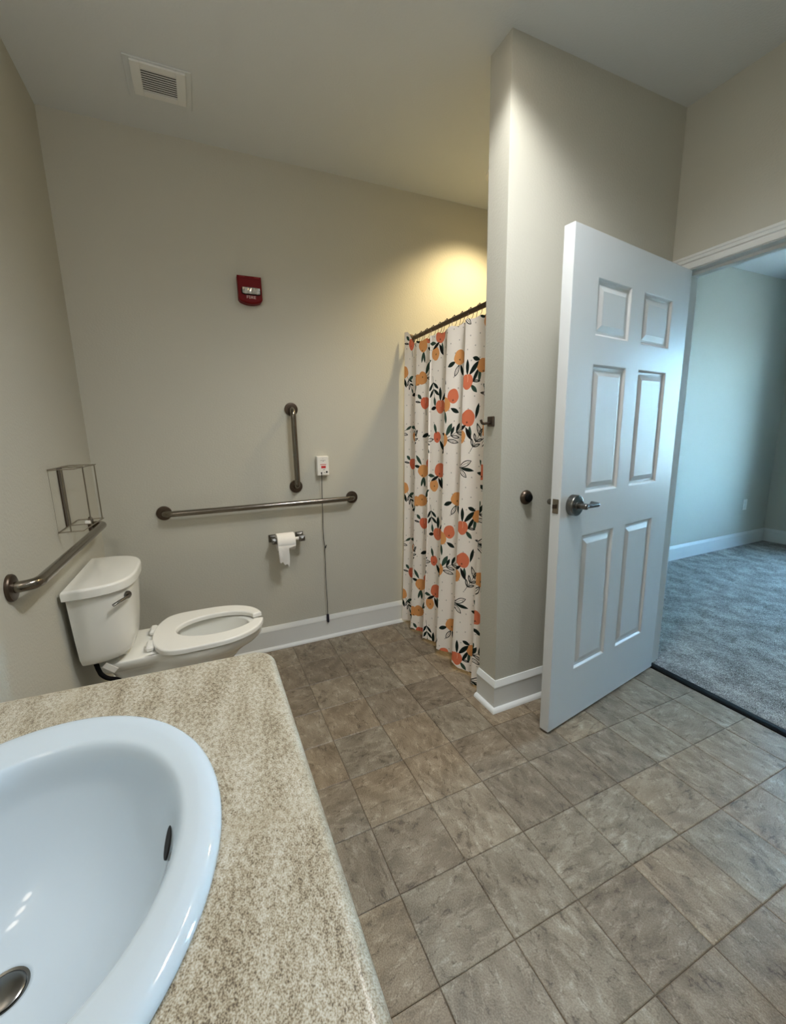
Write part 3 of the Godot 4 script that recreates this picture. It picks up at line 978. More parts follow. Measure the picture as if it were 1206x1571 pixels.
# ---------------------------------------------------------------- toilet
func build_toilet() -> void:
	var c := Vector3(0.0, 0.0, 0.545)
	var t := thing("toilet", c, "white toilet with open-front seat against the left wall", "toilet")
	var N := 72
	# bowl: sections from foot to rim; half width along x is a deck joined to an egg
	var half := func(x: float, x0: float, x1: float, deck: float, egg: float, joint: float) -> float:
		var m := joint + (x1 - joint) * 0.42
		var e := 0.0
		if x > joint and x < x1:
			var u := (x - m) / (x1 - m) if x > m else (m - x) / (m - joint)
			e = egg * pow(maxf(1.0 - pow(u, 2.1), 0.0), 0.5)
		var u2 := clampf((x - x0) / 0.05, 0.0, 1.0)
		var dk := deck * pow(u2 * (2.0 - u2), 0.5)
		if x > joint + 0.13: dk = 0.0
		elif x > joint: dk *= pow(1.0 - pow((x - joint) / 0.13, 2.0), 0.5)
		var k := 0.03
		if e <= 0.0 and dk <= 0.0: return 0.0
		var hh := clampf(0.5 + 0.5 * (e - dk) / k, 0, 1)
		return maxf(lerpf(dk, e, hh) + (k * hh * (1 - hh) if e > 0.01 and dk > 0.01 else 0.0), 0.0)
	var outline := func(y: float, x0: float, x1: float, deck: float, egg: float, joint: float) -> PackedVector3Array:
		var out := PackedVector3Array()
		for i in N:
			var a := TAU * i / N
			var x := x0 + (x1 - x0) * (1.0 - cos(a)) / 2
			var w: float = half.call(x, x0, x1, deck, egg, joint)
			out.append(Vector3(x, y, w * signf(sin(a)) if absf(sin(a)) > 1e-6 else 0.0))
		return out
	var oval := func(y: float, cx: float, ax: float, az: float) -> PackedVector3Array:
		var out := PackedVector3Array()
		for i in N:
			var a := TAU * i / N
			out.append(Vector3(cx - ax * cos(a), y, az * sin(a)))
		return out
	var rings := [
		outline.call(0.0, 0.07, 0.5, 0.115, 0.135, 0.1), outline.call(0.03, 0.075, 0.495, 0.11, 0.13, 0.1), outline.call(0.10, 0.09, 0.48, 0.095, 0.115, 0.12),
		outline.call(0.19, 0.10, 0.48, 0.08, 0.108, 0.14), outline.call(0.26, 0.10, 0.51, 0.078, 0.115, 0.16), outline.call(0.33, 0.09, 0.575, 0.085, 0.135, 0.18),
		outline.call(0.375, 0.07, 0.645, 0.095, 0.158, 0.2), outline.call(0.395, 0.045, 0.68, 0.118, 0.178, 0.21), outline.call(0.41, 0.03, 0.695, 0.138, 0.19, 0.21), outline.call(0.425, 0.025, 0.700, 0.145, 0.196, 0.21), outline.call(0.442, 0.023, 0.703, 0.148, 0.198, 0.21), outline.call(0.449, 0.028, 0.698, 0.143, 0.193, 0.21),
		oval.call(0.449, 0.475, 0.175, 0.14), oval.call(0.442, 0.475, 0.165, 0.13), oval.call(0.41, 0.475, 0.163, 0.128), oval.call(0.36, 0.465, 0.15, 0.118), oval.call(0.30, 0.44, 0.12, 0.095), oval.call(0.25, 0.41, 0.085, 0.07), oval.call(0.23, 0.4, 0.06, 0.05)]
	piece("bowl", Shape.new().loft(rings, true, true), M.porcelain, t, "", 55.0)
	piece("water", Shape.new().lathe([[0.0, 0.0], [0.082, 0.0], [0.08, 0.002], [0.0, 0.002]], 32, Transform3D(Basis(), Vector3(0.41, 0.252, 0)), false), M.clear, t)
	# tank: D-shaped sections
	var dee := func(y: float, x0: float, depth: float, hw: float, zc := 0.0) -> PackedVector3Array:
		var out := PackedVector3Array()
		var K := 48
		for i in K + 1:
			var d := -cos(PI * i / K)
			var z := d * (1.0 - 0.0)
			out.append(Vector3(x0 + depth * pow(maxf(1.0 - pow(absf(z), 3.2), 0.0), 0.32), y, zc + hw * z))
		for i in 11:
			out.append(Vector3(x0, y, zc + hw * (1.0 - 2.0 * (i + 1) / 12.0)))
		return out
	piece("tank", Shape.new().loft([dee.call(0.476, 0.032, 0.138, 0.164, 0.008), dee.call(0.480, 0.029, 0.148, 0.178, 0.009), dee.call(0.49, 0.027, 0.157, 0.187, 0.01), dee.call(0.515, 0.025, 0.165, 0.196, 0.012), dee.call(0.60, 0.023, 0.178, 0.206, 0.013), dee.call(0.762, 0.02, 0.194, 0.217, 0.015)]), M.porcelain, t, "", 50.0)
	piece("tank_gasket", Shape.new().box(Vector3(0.1, 0.463, 0.0), Vector3(0.11, 0.03, 0.2), 0.01), M.porcelain, t)
	piece("tank_lid", Shape.new().loft([dee.call(0.760, 0.016, 0.2, 0.222, 0.015), dee.call(0.764, 0.012, 0.214, 0.231, 0.015), dee.call(0.79, 0.011, 0.216, 0.232, 0.015), dee.call(0.797, 0.013, 0.212, 0.229, 0.015), dee.call(0.8005, 0.018, 0.2, 0.222, 0.015)]), M.porcelain, t, "", 50.0)
	# flush lever on the near side of the front
	var lp := Vector3(0.196, 0.728, 0.158)
	var ax := Vector3(0.8, 0, 0.6).normalized()
	var lev := Shape.new().lathe([[0.0, -0.012], [0.015, -0.012], [0.0155, 0.004], [0.013, 0.008], [0.0, 0.009]], 24, turned_to(ax, lp), false)
	lev.tube([lp + ax * 0.013, lp + ax * 0.019 + Vector3(-0.012, 0.0, 0.018), lp + ax * 0.022 + Vector3(-0.036, -0.004, 0.044), lp + ax * 0.022 + Vector3(-0.054, -0.010, 0.06)], 0.0065, 12, false, 0.8)
	piece("flush_lever", lev, M.nickel, t, "metal flush lever")
	# open-front seat
	var outer := PackedVector2Array()
	var K := 60
	var cx := 0.455
	for i in K:   # start just past the gap at the front and go round
		var a := lerpf(0.13, TAU - 0.13, float(i) / (K - 1))
		var r := Vector2(cos(a), sin(a))
		var k := 0.88 if r.x > 0 else 0.42
		var x := cx + (0.252 if r.x > 0 else 0.216) * signf(r.x) * pow(absf(r.x), k)
		var z := 0.205 * signf(r.y) * pow(absf(r.y), 0.9 if r.x > 0 else 0.95)
		if r.x < -0.55: z *= 1.0 - 0.10 * (absf(r.x) - 0.55) / 0.45
		outer.append(Vector2(x, z))
	var inner := PackedVector2Array()
	for i in K:
		var a := lerpf(TAU - 0.2, 0.2, float(i) / (K - 1))
		inner.append(Vector2(0.5 + 0.168 * cos(a), 0.112 * sin(a)))
	var tip := outer[0]
	var poly := PackedVector2Array(outer)
	poly.append_array(inner)
	# polygon lies in x and z: turn y of the prism to -z
	var xf := Transform3D(Basis(Vector3(1, 0, 0), Vector3(0, 0, -1), Vector3(0, 1, 0)), Vector3(0, 0, 0))
	piece("seat", Shape.new().prism(poly, 0.456, 0.477, 0.007, xf, 4), M.seat, t, "", 35.0)
	for z in [-0.08, 0.08]:
		piece("seat_hinge", Shape.new().box(Vector3(0.236, 0.461, z), Vector3(0.032, 0.026, 0.075), 0.008), M.seat, t)
	for q in [[0.33, 0.172], [0.33, -0.172], [0.6, 0.14], [0.6, -0.14]]:
		piece("seat_bumper", Shape.new().box(Vector3(q[0], 0.452, q[1]), Vector3(0.03, 0.01, 0.014), 0.002), M.seat, t)
	# water supply under the tank
	piece("supply_hose", Shape.new().tube(bent([Vector3(0.06, 0.5, 0.165), Vector3(0.064, 0.45, 0.168), Vector3(0.082, 0.405, 0.172), Vector3(0.14, 0.39, 0.176), Vector3(0.15, 0.3, 0.18), Vector3(0.09, 0.22, 0.19), Vector3(0.015, 0.2, 0.19)], 0.03), 0.0085, 12), M.black, t, "black supply hose")
	piece("supply_nut", Shape.new().lathe([[0.0, 0.0], [0.014, 0.0], [0.016, 0.02], [0.0, 0.02]], 16, Transform3D(Basis(), Vector3(0.06, 0.476, 0.165)), false), M.black, t)
	piece("supply_tag", Shape.new().box(Vector3.ZERO, Vector3(0.05, 0.024, 0.003), 0.001, Transform3D(Basis(Vector3.BACK, -0.75), Vector3(0.108, 0.447, 0.175))), M.plastic, t, "small white tag on the hose")
	for z in [-0.12, 0.12]:
		piece("bolt_cap", Shape.new().lathe([[0.0, 0.0], [0.016, 0.0], [0.016, 0.012], [0.01, 0.02], [0.0, 0.022]], 20, Transform3D(Basis(), Vector3(0.3, 0.0, z * 1.2)), false), M.porcelain, t)


# ---------------------------------------------------------------- metal fittings
func grab_bar(a: Vector3, b: Vector3, out: Vector3, label: String) -> void:
	var t := thing("grab_bar", a, label, "grab bar")
	var d := b - a
	var so := 0.058
	piece("rail", Shape.new().tube(bent([out * 0.004, out * so, d + out * so, d + out * 0.004], 0.05, 12), 0.0158, 24), M.steel, t, "", 60.0)
	for p in [Vector3.ZERO, d]:
		piece("flange", Shape.new().lathe([[0.0, 0.0], [0.0385, 0.0], [0.0385, 0.006], [0.036, 0.0095], [0.03, 0.011], [0.019, 0.0115], [0.0, 0.0115]], 40, turned_to(out, p + out * 0.0005), false), M.bronze, t, "", 30.0)

func build_fittings() -> void:
	grab_bar(Vector3(0.295, 0.924, 0), Vector3(1.364, 0.924, 0), Vector3(0, 0, 1), "long horizontal metal grab bar on the back wall above the paper roll")
	grab_bar(Vector3(1.0135, 1.473, 0), Vector3(1.0135, 1.019, 0), Vector3(0, 0, 1), "short vertical metal grab bar on the back wall beside the call box")
	grab_bar(Vector3(0, 0.931, 1.114), Vector3(0, 0.931, 0.2), Vector3(1, 0, 0), "metal grab bar on the left wall above the toilet tank")
	# paper holder: two square posts with pyramid faces and a roller
	var h := thing("paper_holder", Vector3(0, 0.714, 0), "dark metal two-post toilet paper holder on the back wall", "paper holder")
	for x in [0.852, 1.013]:
		var r := []
		for q in [[0.0, 0.023], [0.006, 0.023], [0.009, 0.021], [0.016, 0.012], [0.05, 0.010], [0.062, 0.0155], [0.09, 0.0175], [0.093, 0.0165], [0.1, 0.003]]:
			r.append(PackedVector3Array([Vector3(x - q[1], -q[1], q[0]), Vector3(x + q[1], -q[1], q[0]), Vector3(x + q[1], q[1], q[0]), Vector3(x - q[1], q[1], q[0])]))
		piece("post", Shape.new().loft(r), M.nickel, h, "", 20.0)
	piece("roller", Shape.new().tube([Vector3(0.866, 0, 0.078), Vector3(0.999, 0, 0.078)], 0.0105, 20), M.plastic, h, "white spring roller")
	var roll := thing("toilet_roll", Vector3(0.915, 0.704, 0.078), "white toilet paper roll with a torn sheet hanging down", "toilet paper")
	var hw := 0.0515
	piece("roll", Shape.new().lathe([[0.0195, -hw], [0.05, -hw], [0.0525, -hw + 0.003], [0.0525, hw - 0.003], [0.05, hw], [0.0195, hw], [0.0195, -hw]], 48, turned_to(Vector3(1, 0, 0), Vector3.ZERO), false), M.tissue, roll)
	piece("core", Shape.new().lathe([[0.0185, -hw + 0.001], [0.0195, -hw + 0.001], [0.0195, hw - 0.001], [0.0185, hw - 0.001], [0.0185, -hw + 0.001]], 32, turned_to(Vector3(1, 0, 0), Vector3.ZERO), false), paint(Color8(170, 146, 116), 0.9), roll)
	var sheet := Shape.new()
	var P := []
	for j in 15:
		var row := []
		for i in 13:
			var u := i / 12.0
			var v := j / 14.0
			var wide := 0.1 if v < 0.12 else lerpf(0.058, 0.052, v) + 0.006 * sin(v * 3.0)
			var x := -0.051 + u * wide + 0.004 * v * v
			var ln := 0.100 + 0.03 * u + 0.006 * sin(u * 14.0)
			var y := -0.01 - v * ln
			var z := 0.0535 + 0.004 * sin(u * 5.0 + v * 3.0) * v - 0.012 * v * v - (0.02 * pow(maxf(0.0, 0.15 - v), 1.0))
			row.append(Vector3(x, y, z))
		P.append(row)
	for j in 14:
		for i in 12:
			sheet.quad(P[j][i], P[j + 1][i], P[j + 1][i + 1], P[j][i + 1])
			var k := Vector3(0, 0, -0.0006)
			sheet.quad(P[j][i] + k, P[j][i + 1] + k, P[j + 1][i + 1] + k, P[j + 1][i] + k)
	piece("hanging_sheet", sheet, M.tissue, roll)
	# emergency call box with its pull cord
	var b := thing("call_box", Vector3(1.178, 1.136, 0), "white emergency call box with red label and black pull cord", "call box")
	piece("case", Shape.new().box(Vector3(0, 0, 0.019), Vector3(0.072, 0.117, 0.038), 0.003), M.plastic, b)
	piece("red_label", Shape.new().box(Vector3(0.002, -0.007, 0.0384), Vector3(0.028, 0.0145, 0.0006)), M.label_red, b)
	piece("red_label", Shape.new().box(Vector3(0.001, 0.0085, 0.0384), Vector3(0.036, 0.0034, 0.0006)), M.label_red, b)
	for q in [[-0.012, 0.033, 0.004, 0.0035], [0.004, 0.034, 0.026, 0.0016], [0.002, 0.029, 0.007, 0.003], [0.001, 0.0435, 0.002, 0.003], [0.004, -0.023, 0.012, 0.0026]]:
		piece("printed_mark", Shape.new().box(Vector3(q[0], q[1], 0.0383), Vector3(q[2], q[3], 0.0005)), M.print_grey, b)
	piece("keyhole", Shape.new().lathe([[0.0, 0.0], [0.0055, 0.0], [0.0055, 0.002], [0.0, 0.002]], 20, turned_to(Vector3(0, 0, 1), Vector3(0.021, -0.0375, 0.0375)), false), M.dark, b)
	piece("indicator", Shape.new().lathe([[0.0, 0.0], [0.003, 0.0], [0.002, 0.003], [0.0, 0.003]], 14, turned_to(Vector3(0, 0, 1), Vector3(0.006, -0.041, 0.0375)), false), M.print_grey, b)
	piece("cord_socket", Shape.new().lathe([[0.0, 0.0], [0.005, 0.0], [0.004, 0.004], [0.0, 0.004]], 14, turned_to(Vector3(0, 0, 1), Vector3(-0.012, -0.042, 0.0375)), false), M.dark, b)
	var pts := [Vector3(-0.012, -0.042, 0.041), Vector3(-0.012, -0.05, 0.042), Vector3(-0.012, -0.07, 0.04), Vector3(-0.012, -0.14, 0.028), Vector3(-0.0125, -0.2, 0.022), Vector3(-0.014, -0.32, 0.018), Vector3(-0.0155, -0.40, 0.016), Vector3(-0.015, -0.47, 0.016), Vector3(-0.0115, -0.505, 0.017), Vector3(-0.0095, -0.518, 0.018), Vector3(-0.013, -0.53, 0.017), Vector3(-0.0135, -0.62, 0.018), Vector3(-0.0165, -0.74, 0.02), Vector3(-0.0155, -0.86, 0.022), Vector3(-0.0175, -0.975, 0.024)]
	var cv := Curve3D.new()
	for i in pts.size():
		var g: Vector3 = (pts[mini(i + 1, pts.size() - 1)] - pts[maxi(i - 1, 0)]) / 6.0
		cv.add_point(pts[i], -g, g)
	var fine := []
	for i in 121: fine.append(cv.sample_baked(cv.get_baked_length() * i / 120.0, true))
	piece("pull_cord", Shape.new().tube(fine, 0.0021, 8), M.cord, b)
	var kn := Shape.new()
	kn.tube([Vector3(-0.0135, -0.516, 0.018), Vector3(-0.009, -0.512, 0.022), Vector3(-0.004, -0.516, 0.02), Vector3(-0.007, -0.521, 0.016), Vector3(-0.012, -0.519, 0.02), Vector3(-0.008, -0.515, 0.018), Vector3(-0.002, -0.508, 0.018), Vector3(-0.001, -0.503, 0.018)], 0.0028, 8)
	piece("knot", kn, M.cord, b)
	piece("pull_handle", Shape.new().lathe([[0.0, 0.0], [0.006, 0.0], [0.0085, -0.004], [0.0085, -0.05], [0.007, -0.055], [0.0, -0.055]], 20, Transform3D(Basis(), Vector3(-0.0175, -0.968, 0.024)), false), M.pull, b, "dark blue-black cylinder on the cord's end")
	# fire alarm
	var f := thing("fire_alarm", Vector3(0.831, 2.09, 0), "dark red fire alarm strobe high on the back wall", "fire alarm")
	var body := PackedVector2Array()
	body.append(Vector2(-0.061, 0.067)); body.append(Vector2(-0.061, -0.046)); body.append(Vector2(-0.055, -0.056))
	for i in 13:
		var u := i / 12.0 * 2 - 1
		body.append(Vector2(u * 0.048, -0.060 - 0.010 * (1 - u * u)))
	body.append(Vector2(0.055, -0.056)); body.append(Vector2(0.061, -0.046)); body.append(Vector2(0.061, 0.067))
	piece("housing", Shape.new().prism(body, 0.0, 0.048, 0.008, Transform3D(), 4), M.red, f, "", 35.0)
	for x in [-0.038, 0.038]: piece("seam", Shape.new().box(Vector3(x, 0.0606, 0.0478), Vector3(0.03, 0.0016, 0.0012), 0.0003), paint(Color8(170, 70, 66), 0.5), f)
	piece("grille_line", Shape.new().box(Vector3(0, 0.05, 0.0478), Vector3(0.1, 0.0008, 0.001)), M.black, f)
	var lens := PackedVector2Array()
	for i in 40:
		var a := TAU * i / 40
		lens.append(Vector2(0.046 * signf(cos(a)) * pow(absf(cos(a)), 0.35), 0.0165 * signf(sin(a)) * pow(absf(sin(a)), 0.45)))
	piece("lens_bezel", Shape.new().prism(lens, 0.0, 0.0035, 0.001, Transform3D(Basis().scaled(Vector3(1.07, 1.16, 1)), Vector3(0.004, -0.009, 0.047))), M.black, f)
	# faceted reflector seen through a clear cover
	var rf := Shape.new()
	var rx := [-0.044, -0.03, -0.016, -0.008, 0.0, 0.008, 0.016, 0.03, 0.044]
	var rz := [0.010, 0.003, 0.008, 0.0015, 0.006, 0.0015, 0.008, 0.003, 0.010]
	for i in 8:
		for sg in [-1.0, 1.0]:
			var p0 := Vector3(rx[i], 0, rz[i] * 0.5); var p1 := Vector3(rx[i + 1], 0, rz[i + 1] * 0.5)
			var p2 := Vector3(rx[i + 1], sg * 0.015, rz[i + 1]); var p3 := Vector3(rx[i], sg * 0.015, rz[i])
			if sg > 0: rf.quad(p0, p1, p2, p3)
			else: rf.quad(p1, p0, p3, p2)
	var ro := piece("reflector", rf, M.mirror, f, "silver faceted reflector", 5.0)
	ro.position = Vector3(0.004, -0.009, 0.0508)
	piece("clear_lens", Shape.new().prism(lens, 0.0, 0.0135, 0.004, Transform3D(Basis(), Vector3(0.004, -0.009, 0.0505))), M.clear, f)
	var tm := TextMesh.new()
	var sf := SystemFont.new(); sf.font_names = PackedStringArray(["Droid Sans"])
	tm.font = sf; tm.text = "FIRE"; tm.font_size = 64; tm.pixel_size = 0.00031; tm.depth = 0.001
	var word := piece("lettering", tm, M.white_ink, f)
	word.position = Vector3(0.003, -0.0385, 0.0483)
	word.scale = Vector3(1.3, 0.95, 1)
	# wire box holder on the left wall
	var w := thing("wire_rack", Vector3(0, 0.99, 0.53), "empty wire box rack on the left wall above the grab bar", "rack")
	var za := 0.133; var zb := -0.133; var dp := 0.095; var y1 := 0.232
	piece("mounting_strip", Shape.new().box(Vector3(0.0032, y1 / 2, -0.006), Vector3(0.004, y1, 0.058), 0.001), M.bronze, w)
	piece("front_strip", Shape.new().box(Vector3(0.078, y1 / 2 - 0.002, -0.008), Vector3(0.003, y1 + 0.01, 0.013), 0.001), M.wire, w)
	for y in [0.0, y1]:
		piece("wire_frame", Shape.new().tube(bent([Vector3(0.004, y, zb), Vector3(0.004, y, za), Vector3(0.082, y, za), Vector3(0.098, y, zb), Vector3(0.006, y, zb)], 0.004, 3), 0.0022, 8), M.wire, w)
		piece("cross_wire", Shape.new().tube([Vector3(0.004, y, -0.008), Vector3(0.078, y, -0.008)], 0.002, 8), M.wire, w)
	for q in [[0.043, za], [0.092, zb]]:
		piece("shadow_line_wire", Shape.new().tube([Vector3(q[0], 0, q[1]), Vector3(q[0], y1, q[1])], 0.0024, 8), M.wire, w)
	piece("shadow_line_wire", Shape.new().tube([Vector3(0.004, 0, za), Vector3(0.004, y1, za)], 0.0005, 6), M.wire, w)  # hair-thin wire standing in for a faint shadow line on the wall
	for y in [0.022, y1 - 0.022]:
		piece("screw", Shape.new().lathe([[0.0, 0.0], [0.0045, 0.0], [0.003, 0.0025], [0.0, 0.003]], 14, turned_to(Vector3(1, 0, 0), Vector3(0.005, y, -0.008)), false), M.chrome, w)
	piece("clip", Shape.new().box(Vector3(0.068, 0.008, -0.008), Vector3(0.02, 0.012, 0.02), 0.002), M.plastic, w)
	# exhaust fan grille
	var v := thing("exhaust_vent", Vector3(0.503, H, 0.324), "white square exhaust fan grille in the ceiling", "vent")
	piece("cover_plate", Shape.new().box(Vector3(0, -0.0025, 0), Vector3(0.24, 0.005, 0.22), 0.002), M.ceiling, v)
	var fr := Shape.new()
	for q in [[-0.0805, 0.0, 0.035, 0.18], [0.0805, 0.0, 0.035, 0.18], [0.0, -0.0755, 0.126, 0.029], [0.0, 0.0755, 0.126, 0.029]]:
		fr.box(Vector3(q[0], -0.009, q[1] + 0.012), Vector3(q[2], 0.008, q[3]), 0.0015)
	piece("frame", fr, M.fan, v)
	piece("duct_opening", Shape.new().box(Vector3(0, -0.0055, 0.012), Vector3(0.126, 0.001, 0.122)), M.dark, v, "dark opening behind the slats")
	for i in 10:
		piece("slat", Shape.new().box(Vector3(0, -0.0095, 0.012 - 0.0549 + i * 0.0122), Vector3(0.126, 0.0022, 0.0046), 0.0006), M.fan, v)
	# robe hook on the partition's end, bumper on its front
	var k := thing("robe_hook", Vector3(PX, 1.366, 1.012), "small dark metal robe hook on the partition end beside the curtain", "hook")
	piece("plate", Shape.new().box(Vector3(-0.005, 0, 0), Vector3(0.01, 0.044, 0.044), 0.003), M.bronze, k)
	piece("arm", Shape.new().tube(bent([Vector3(-0.008, -0.006, 0), Vector3(-0.052, -0.01, 0), Vector3(-0.058, 0.008, 0)], 0.01), 0.0055, 12), M.bronze, k)
	var bm := thing("door_bumper", Vector3(1.832, 1.027, PZ), "round dark metal door bumper on the front of the partition", "door stop")
	piece("base", Shape.new().lathe([[0.0, 0.0], [0.033, 0.0], [0.033, 0.004], [0.03, 0.010], [0.026, 0.015], [0.02, 0.018], [0.0, 0.018]], 40, turned_to(Vector3(0, 0, 1), Vector3.ZERO), false), M.bronze, bm)
	piece("rubber_tip", Shape.new().lathe([[0.0, 0.015], [0.019, 0.015], [0.018, 0.026], [0.015, 0.029], [0.0, 0.03]], 32, turned_to(Vector3(0, 0, 1), Vector3.ZERO), false), M.black, bm)
	# wall outlet in the bedroom
	var o := thing("wall_outlet", Vector3(5.877, 0.465, 0), "white wall outlet low on the bedroom wall", "outlet")
	piece("plate", Shape.new().box(Vector3(0, 0, 0.003), Vector3(0.072, 0.117, 0.006), 0.002), M.plastic, o)
	for y in [-0.02, 0.02]:
		piece("socket", Shape.new().box(Vector3(0, y, 0.0065), Vector3(0.034, 0.028, 0.002), 0.0008), M.trim, o)


# ---------------------------------------------------------------- shower
func curtain_point(s: float, v: float) -> Array:   # s along the rod 0..1, v from the top 0..1 -> [point, arc length at the top]
	var pl := 5.2
	var ph := fposmod(s * pl + 0.15, 1.0)
	var k := floorf(s * pl + 0.15)
	var long := 0.64
	var w := (ph / long) if ph < long else 1.0 - (ph - long) / (1.0 - long)
	w = w * w * (3.0 - 2.0 * w) * 0.6 + w * 0.4
	var amp := 0.05 + 0.012 * sin(k * 2.3)
	amp *= 0.6 + 0.4 * smoothstep(0.0, 0.25, v) + 0.15 * v
	var z := 0.022 + s * 0.918 + 0.012 * sin(v * 2.4 + k) * smoothstep(0.0, 1.0, v)
	var x := 1.772 + amp * (w - 0.5) - 0.05 * v * v
	if s < 0.07: x -= 0.012 * (1.0 - s / 0.07)
	var sag := 0.012 * absf(sin(s * 12.0 * PI))
	var top := 1.868 - sag * 0.8
	if s < 0.085: top = lerpf(1.945, top, smoothstep(0.02, 0.085, s))
	var bottom := 0.020 + 0.005 * sin(s * 19.0) + (0.022 * smoothstep(0.45, 0.55, s) * (1.0 - smoothstep(0.72, 0.78, s)))
	return [Vector3(x, lerpf(top, bottom, v), z), top]

func build_shower() -> void:
	var rod := thing("curtain_rod", Vector3(1.807, 1.913, 0), "dark bronze shower curtain rod from back wall to partition", "curtain rod")
	piece("rod", Shape.new().tube([Vector3(0, 0, 0.004), Vector3(0, 0, PB - 0.004)], 0.0127, 24), M.bronze, rod)
	for q in [[0.0, 1.0], [PB, -1.0]]:
		piece("flange", Shape.new().lathe([[0.0, 0.0], [0.03, 0.0], [0.029, 0.006], [0.018, 0.014], [0.0165, 0.02], [0.0, 0.02]], 32, turned_to(Vector3(0, 0, q[1]), Vector3(0, 0, q[0])), false), M.bronze, rod)
	# curtain
	var nu := 260
	var nv := 60
	var P := []
	for j in nv + 1:
		var row := []
		for i in nu + 1: row.append(curtain_point(float(i) / nu, float(j) / nv))
		P.append(row)
	var arc := [0.0]
	var jm := nv / 3
	for i in nu: arc.append(arc[-1] + (P[jm][i + 1][0] as Vector3).distance_to(P[jm][i][0]))
	var s := Shape.new()
	for side in 2:
		for j in nv:
			for i in nu:
				var q := []
				var u := []
				for e in [[0, 0], [1, 0], [1, 1], [0, 1]]:
					var c: Array = P[j + e[0]][i + e[1]]
					var p: Vector3 = c[0]
					u.append(Vector2(arc[i + e[1]] / 0.745 + 0.02, (1.9 - p.y) / 0.745))
					q.append(p + (Vector3(0.0008, 0, 0) if side else Vector3.ZERO))
				if side == 0:
					s.tri(q[0], q[2], q[1], u[0], u[2], u[1]); s.tri(q[0], q[3], q[2], u[0], u[3], u[2])
				else:
					s.tri(q[0], q[1], q[2], u[0], u[1], u[2]); s.tri(q[0], q[2], q[3], u[0], u[2], u[3])
	var cur := obj("shower_curtain", s, M.cloth, self, 70.0)
	tag(cur, "white shower curtain printed with orange peaches and dark green leaves", "shower curtain")
	# rings
	var first: Node3D
	var nth := ["first", "second", "third", "fourth", "fifth", "sixth", "seventh", "eighth", "ninth", "tenth", "eleventh", "twelfth"]
	for i in 12:
		var g := (i + 0.5) / 12.0
		var z := 0.03 + g * 0.9
		if first == null:
			first = thing("curtain_ring", Vector3(1.807, 1.913, z), "thin bronze ring on the shower rod, first from the back wall", "curtain ring", "curtain rings along the shower rod")
			var pts := []
			for k in 29:
				var a := lerpf(-0.35, PI + 0.5, k / 28.0)
				pts.append(Vector3(0.0155 * cos(a), 0.0155 * sin(a), 0.0))
			pts.append(Vector3(-0.016, -0.025, 0.002)); pts.append(Vector3(-0.022, -0.045, 0.004)); pts.append(Vector3(-0.03, -0.06, 0.003)); pts.append(Vector3(-0.036, -0.058, 0.0))
			pts.reverse()
			piece("hook_wire", Shape.new().tube(pts, 0.0014, 8), M.bronze, first)
			var pts2 := []
			for k in 10: pts2.append(Vector3(0.0148, -0.004, 0.0).lerp(Vector3(-0.028, -0.06, -0.004), k / 9.0) + Vector3(0.012 * sin(PI * k / 9.0), 0, 0))
			piece("closing_wire", Shape.new().tube(pts2, 0.0014, 8), M.bronze, first)
			piece("bead", Shape.new().lathe([[0.0, -0.004], [0.003, -0.003], [0.004, 0.0], [0.003, 0.003], [0.0, 0.004]], 12, Transform3D(Basis(), Vector3(0.0, 0.0175, 0.0)), false), M.bronze, first)
		else:
			var c: Node3D = first.duplicate()
			c.name = numbered("curtain_ring")
			c.position = Vector3(1.807, 1.913, z)
			c.rotation.y = 0.25 * sin(i * 2.1)
			c.set_meta("label", "thin bronze ring on the shower rod, %s from the back wall" % nth[i])
			add_child(c)
	# pan
	var pan := thing("shower_pan", Vector3(1.78, 0, 0), "low white shower pan with a rounded curb under the curtain", "shower pan")
	piece("curb", Shape.new().prism(PackedVector2Array([Vector2(0.0, -0.003), Vector2(0.0, 0.014), Vector2(0.01, 0.024), Vector2(0.04, 0.028), Vector2(0.06, 0.02), Vector2(0.06, -0.003)]), 0.018, PB - 0.002, 0.0), M.porcelain, pan)
	piece("base", Shape.new().box(Vector3(0.06 + 0.42, 0.006, PB / 2), Vector3(0.84, 0.014, PB - 0.01), 0.002), M.porcelain, pan)


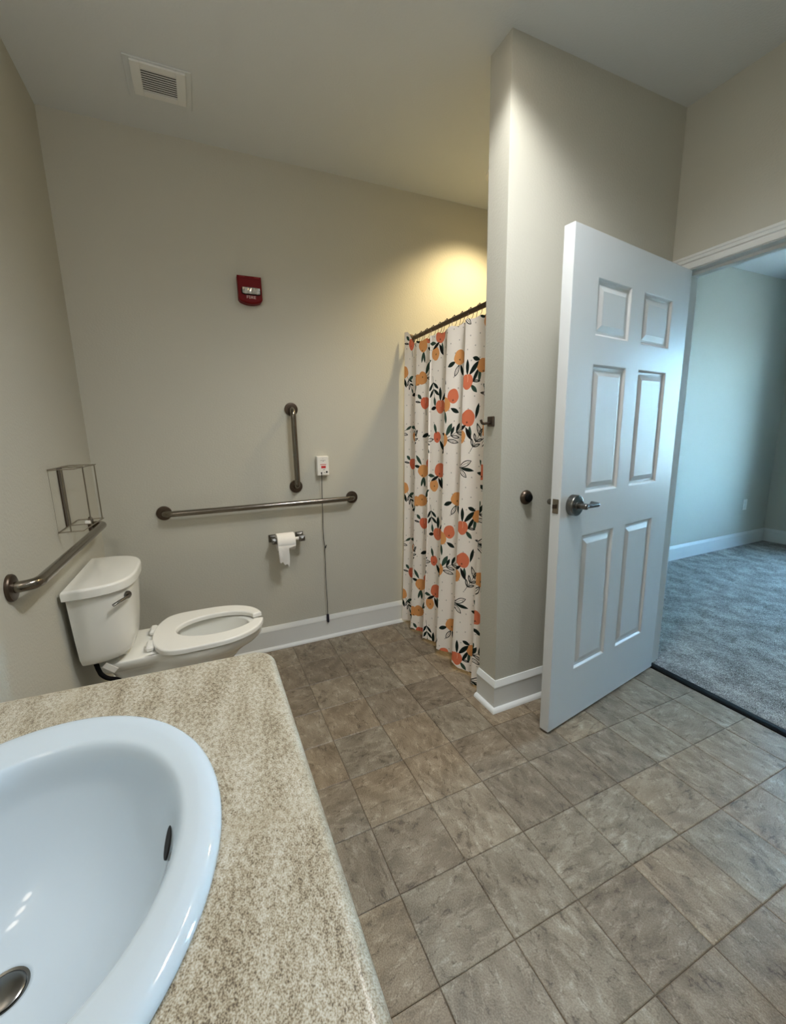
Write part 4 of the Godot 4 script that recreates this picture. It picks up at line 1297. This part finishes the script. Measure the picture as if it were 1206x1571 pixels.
func _ready() -> void:
	# camera
	var cam := Camera3D.new()
	cam.name = "camera"
	cam.fov = 101.615
	cam.near = 0.02
	cam.transform = Transform3D(Basis(Vector3.UP, -0.418467) * Basis(Vector3.RIGHT, -0.189458) * Basis(Vector3.BACK, -0.021936), Vector3(0.5236, 1.33038, 2.54243))
	add_child(cam)
	cam.current = true
	# sky and exposure
	var we := WorldEnvironment.new()
	we.name = "environment"
	var env := Environment.new()
	var sky := Sky.new()
	var sm := ProceduralSkyMaterial.new()
	sm.sky_top_color = Color8(130, 178, 218)
	sm.sky_horizon_color = Color8(156, 205, 226)
	sm.ground_bottom_color = Color8(120, 140, 150)
	sm.ground_horizon_color = Color8(140, 180, 200)
	sky.sky_material = sm
	env.background_mode = Environment.BG_SKY
	env.sky = sky
	env.background_energy_multiplier = 145.0
	env.tonemap_mode = Environment.TONE_MAPPER_LINEAR
	env.tonemap_exposure = 1.13
	env.sdfgi_enabled = true
	env.ssao_enabled = true
	env.ssil_enabled = true
	we.environment = env
	add_child(we)
	materials()
	# lamps of the room: recessed downlights in the bathroom and over the shower, plus an added fill light
	downlight(Vector3(1.53, H, 1.27), Color(0.99, 0.985, 0.97), 0.6, 62.0, 0.6, M.lamp_white, "round recessed ceiling light close to the partition")
	downlight(Vector3(1.4, H, 1.65), Color(0.97, 0.985, 1.0), 2.8, 78.0, 1.0, M.lamp_white, "round flat ceiling light in the middle of the bathroom", 0.16)
	downlight(Vector3(1.4, H, 2.9), Color(0.84, 0.93, 1.0), 0.75, 78.0, 1.0, M.lamp_white, "added cool fill light in the ceiling behind the camera", 0.09)  # unseen lamp added as cool fill for basin, door and floor
	downlight(Vector3(2.22, H, 0.36), Color(1.0, 0.9, 0.69), 1.8, 63.0, 0.7, M.lamp_warm, "round warm recessed ceiling light over the shower")
	vanity_light(Vector3(0.0, 2.15, 2.04), Color(1.0, 0.98, 0.96), 0.22)
	build_room()
	build_door()
	build_counter()
	build_toilet()
	build_fittings()
	build_shower()
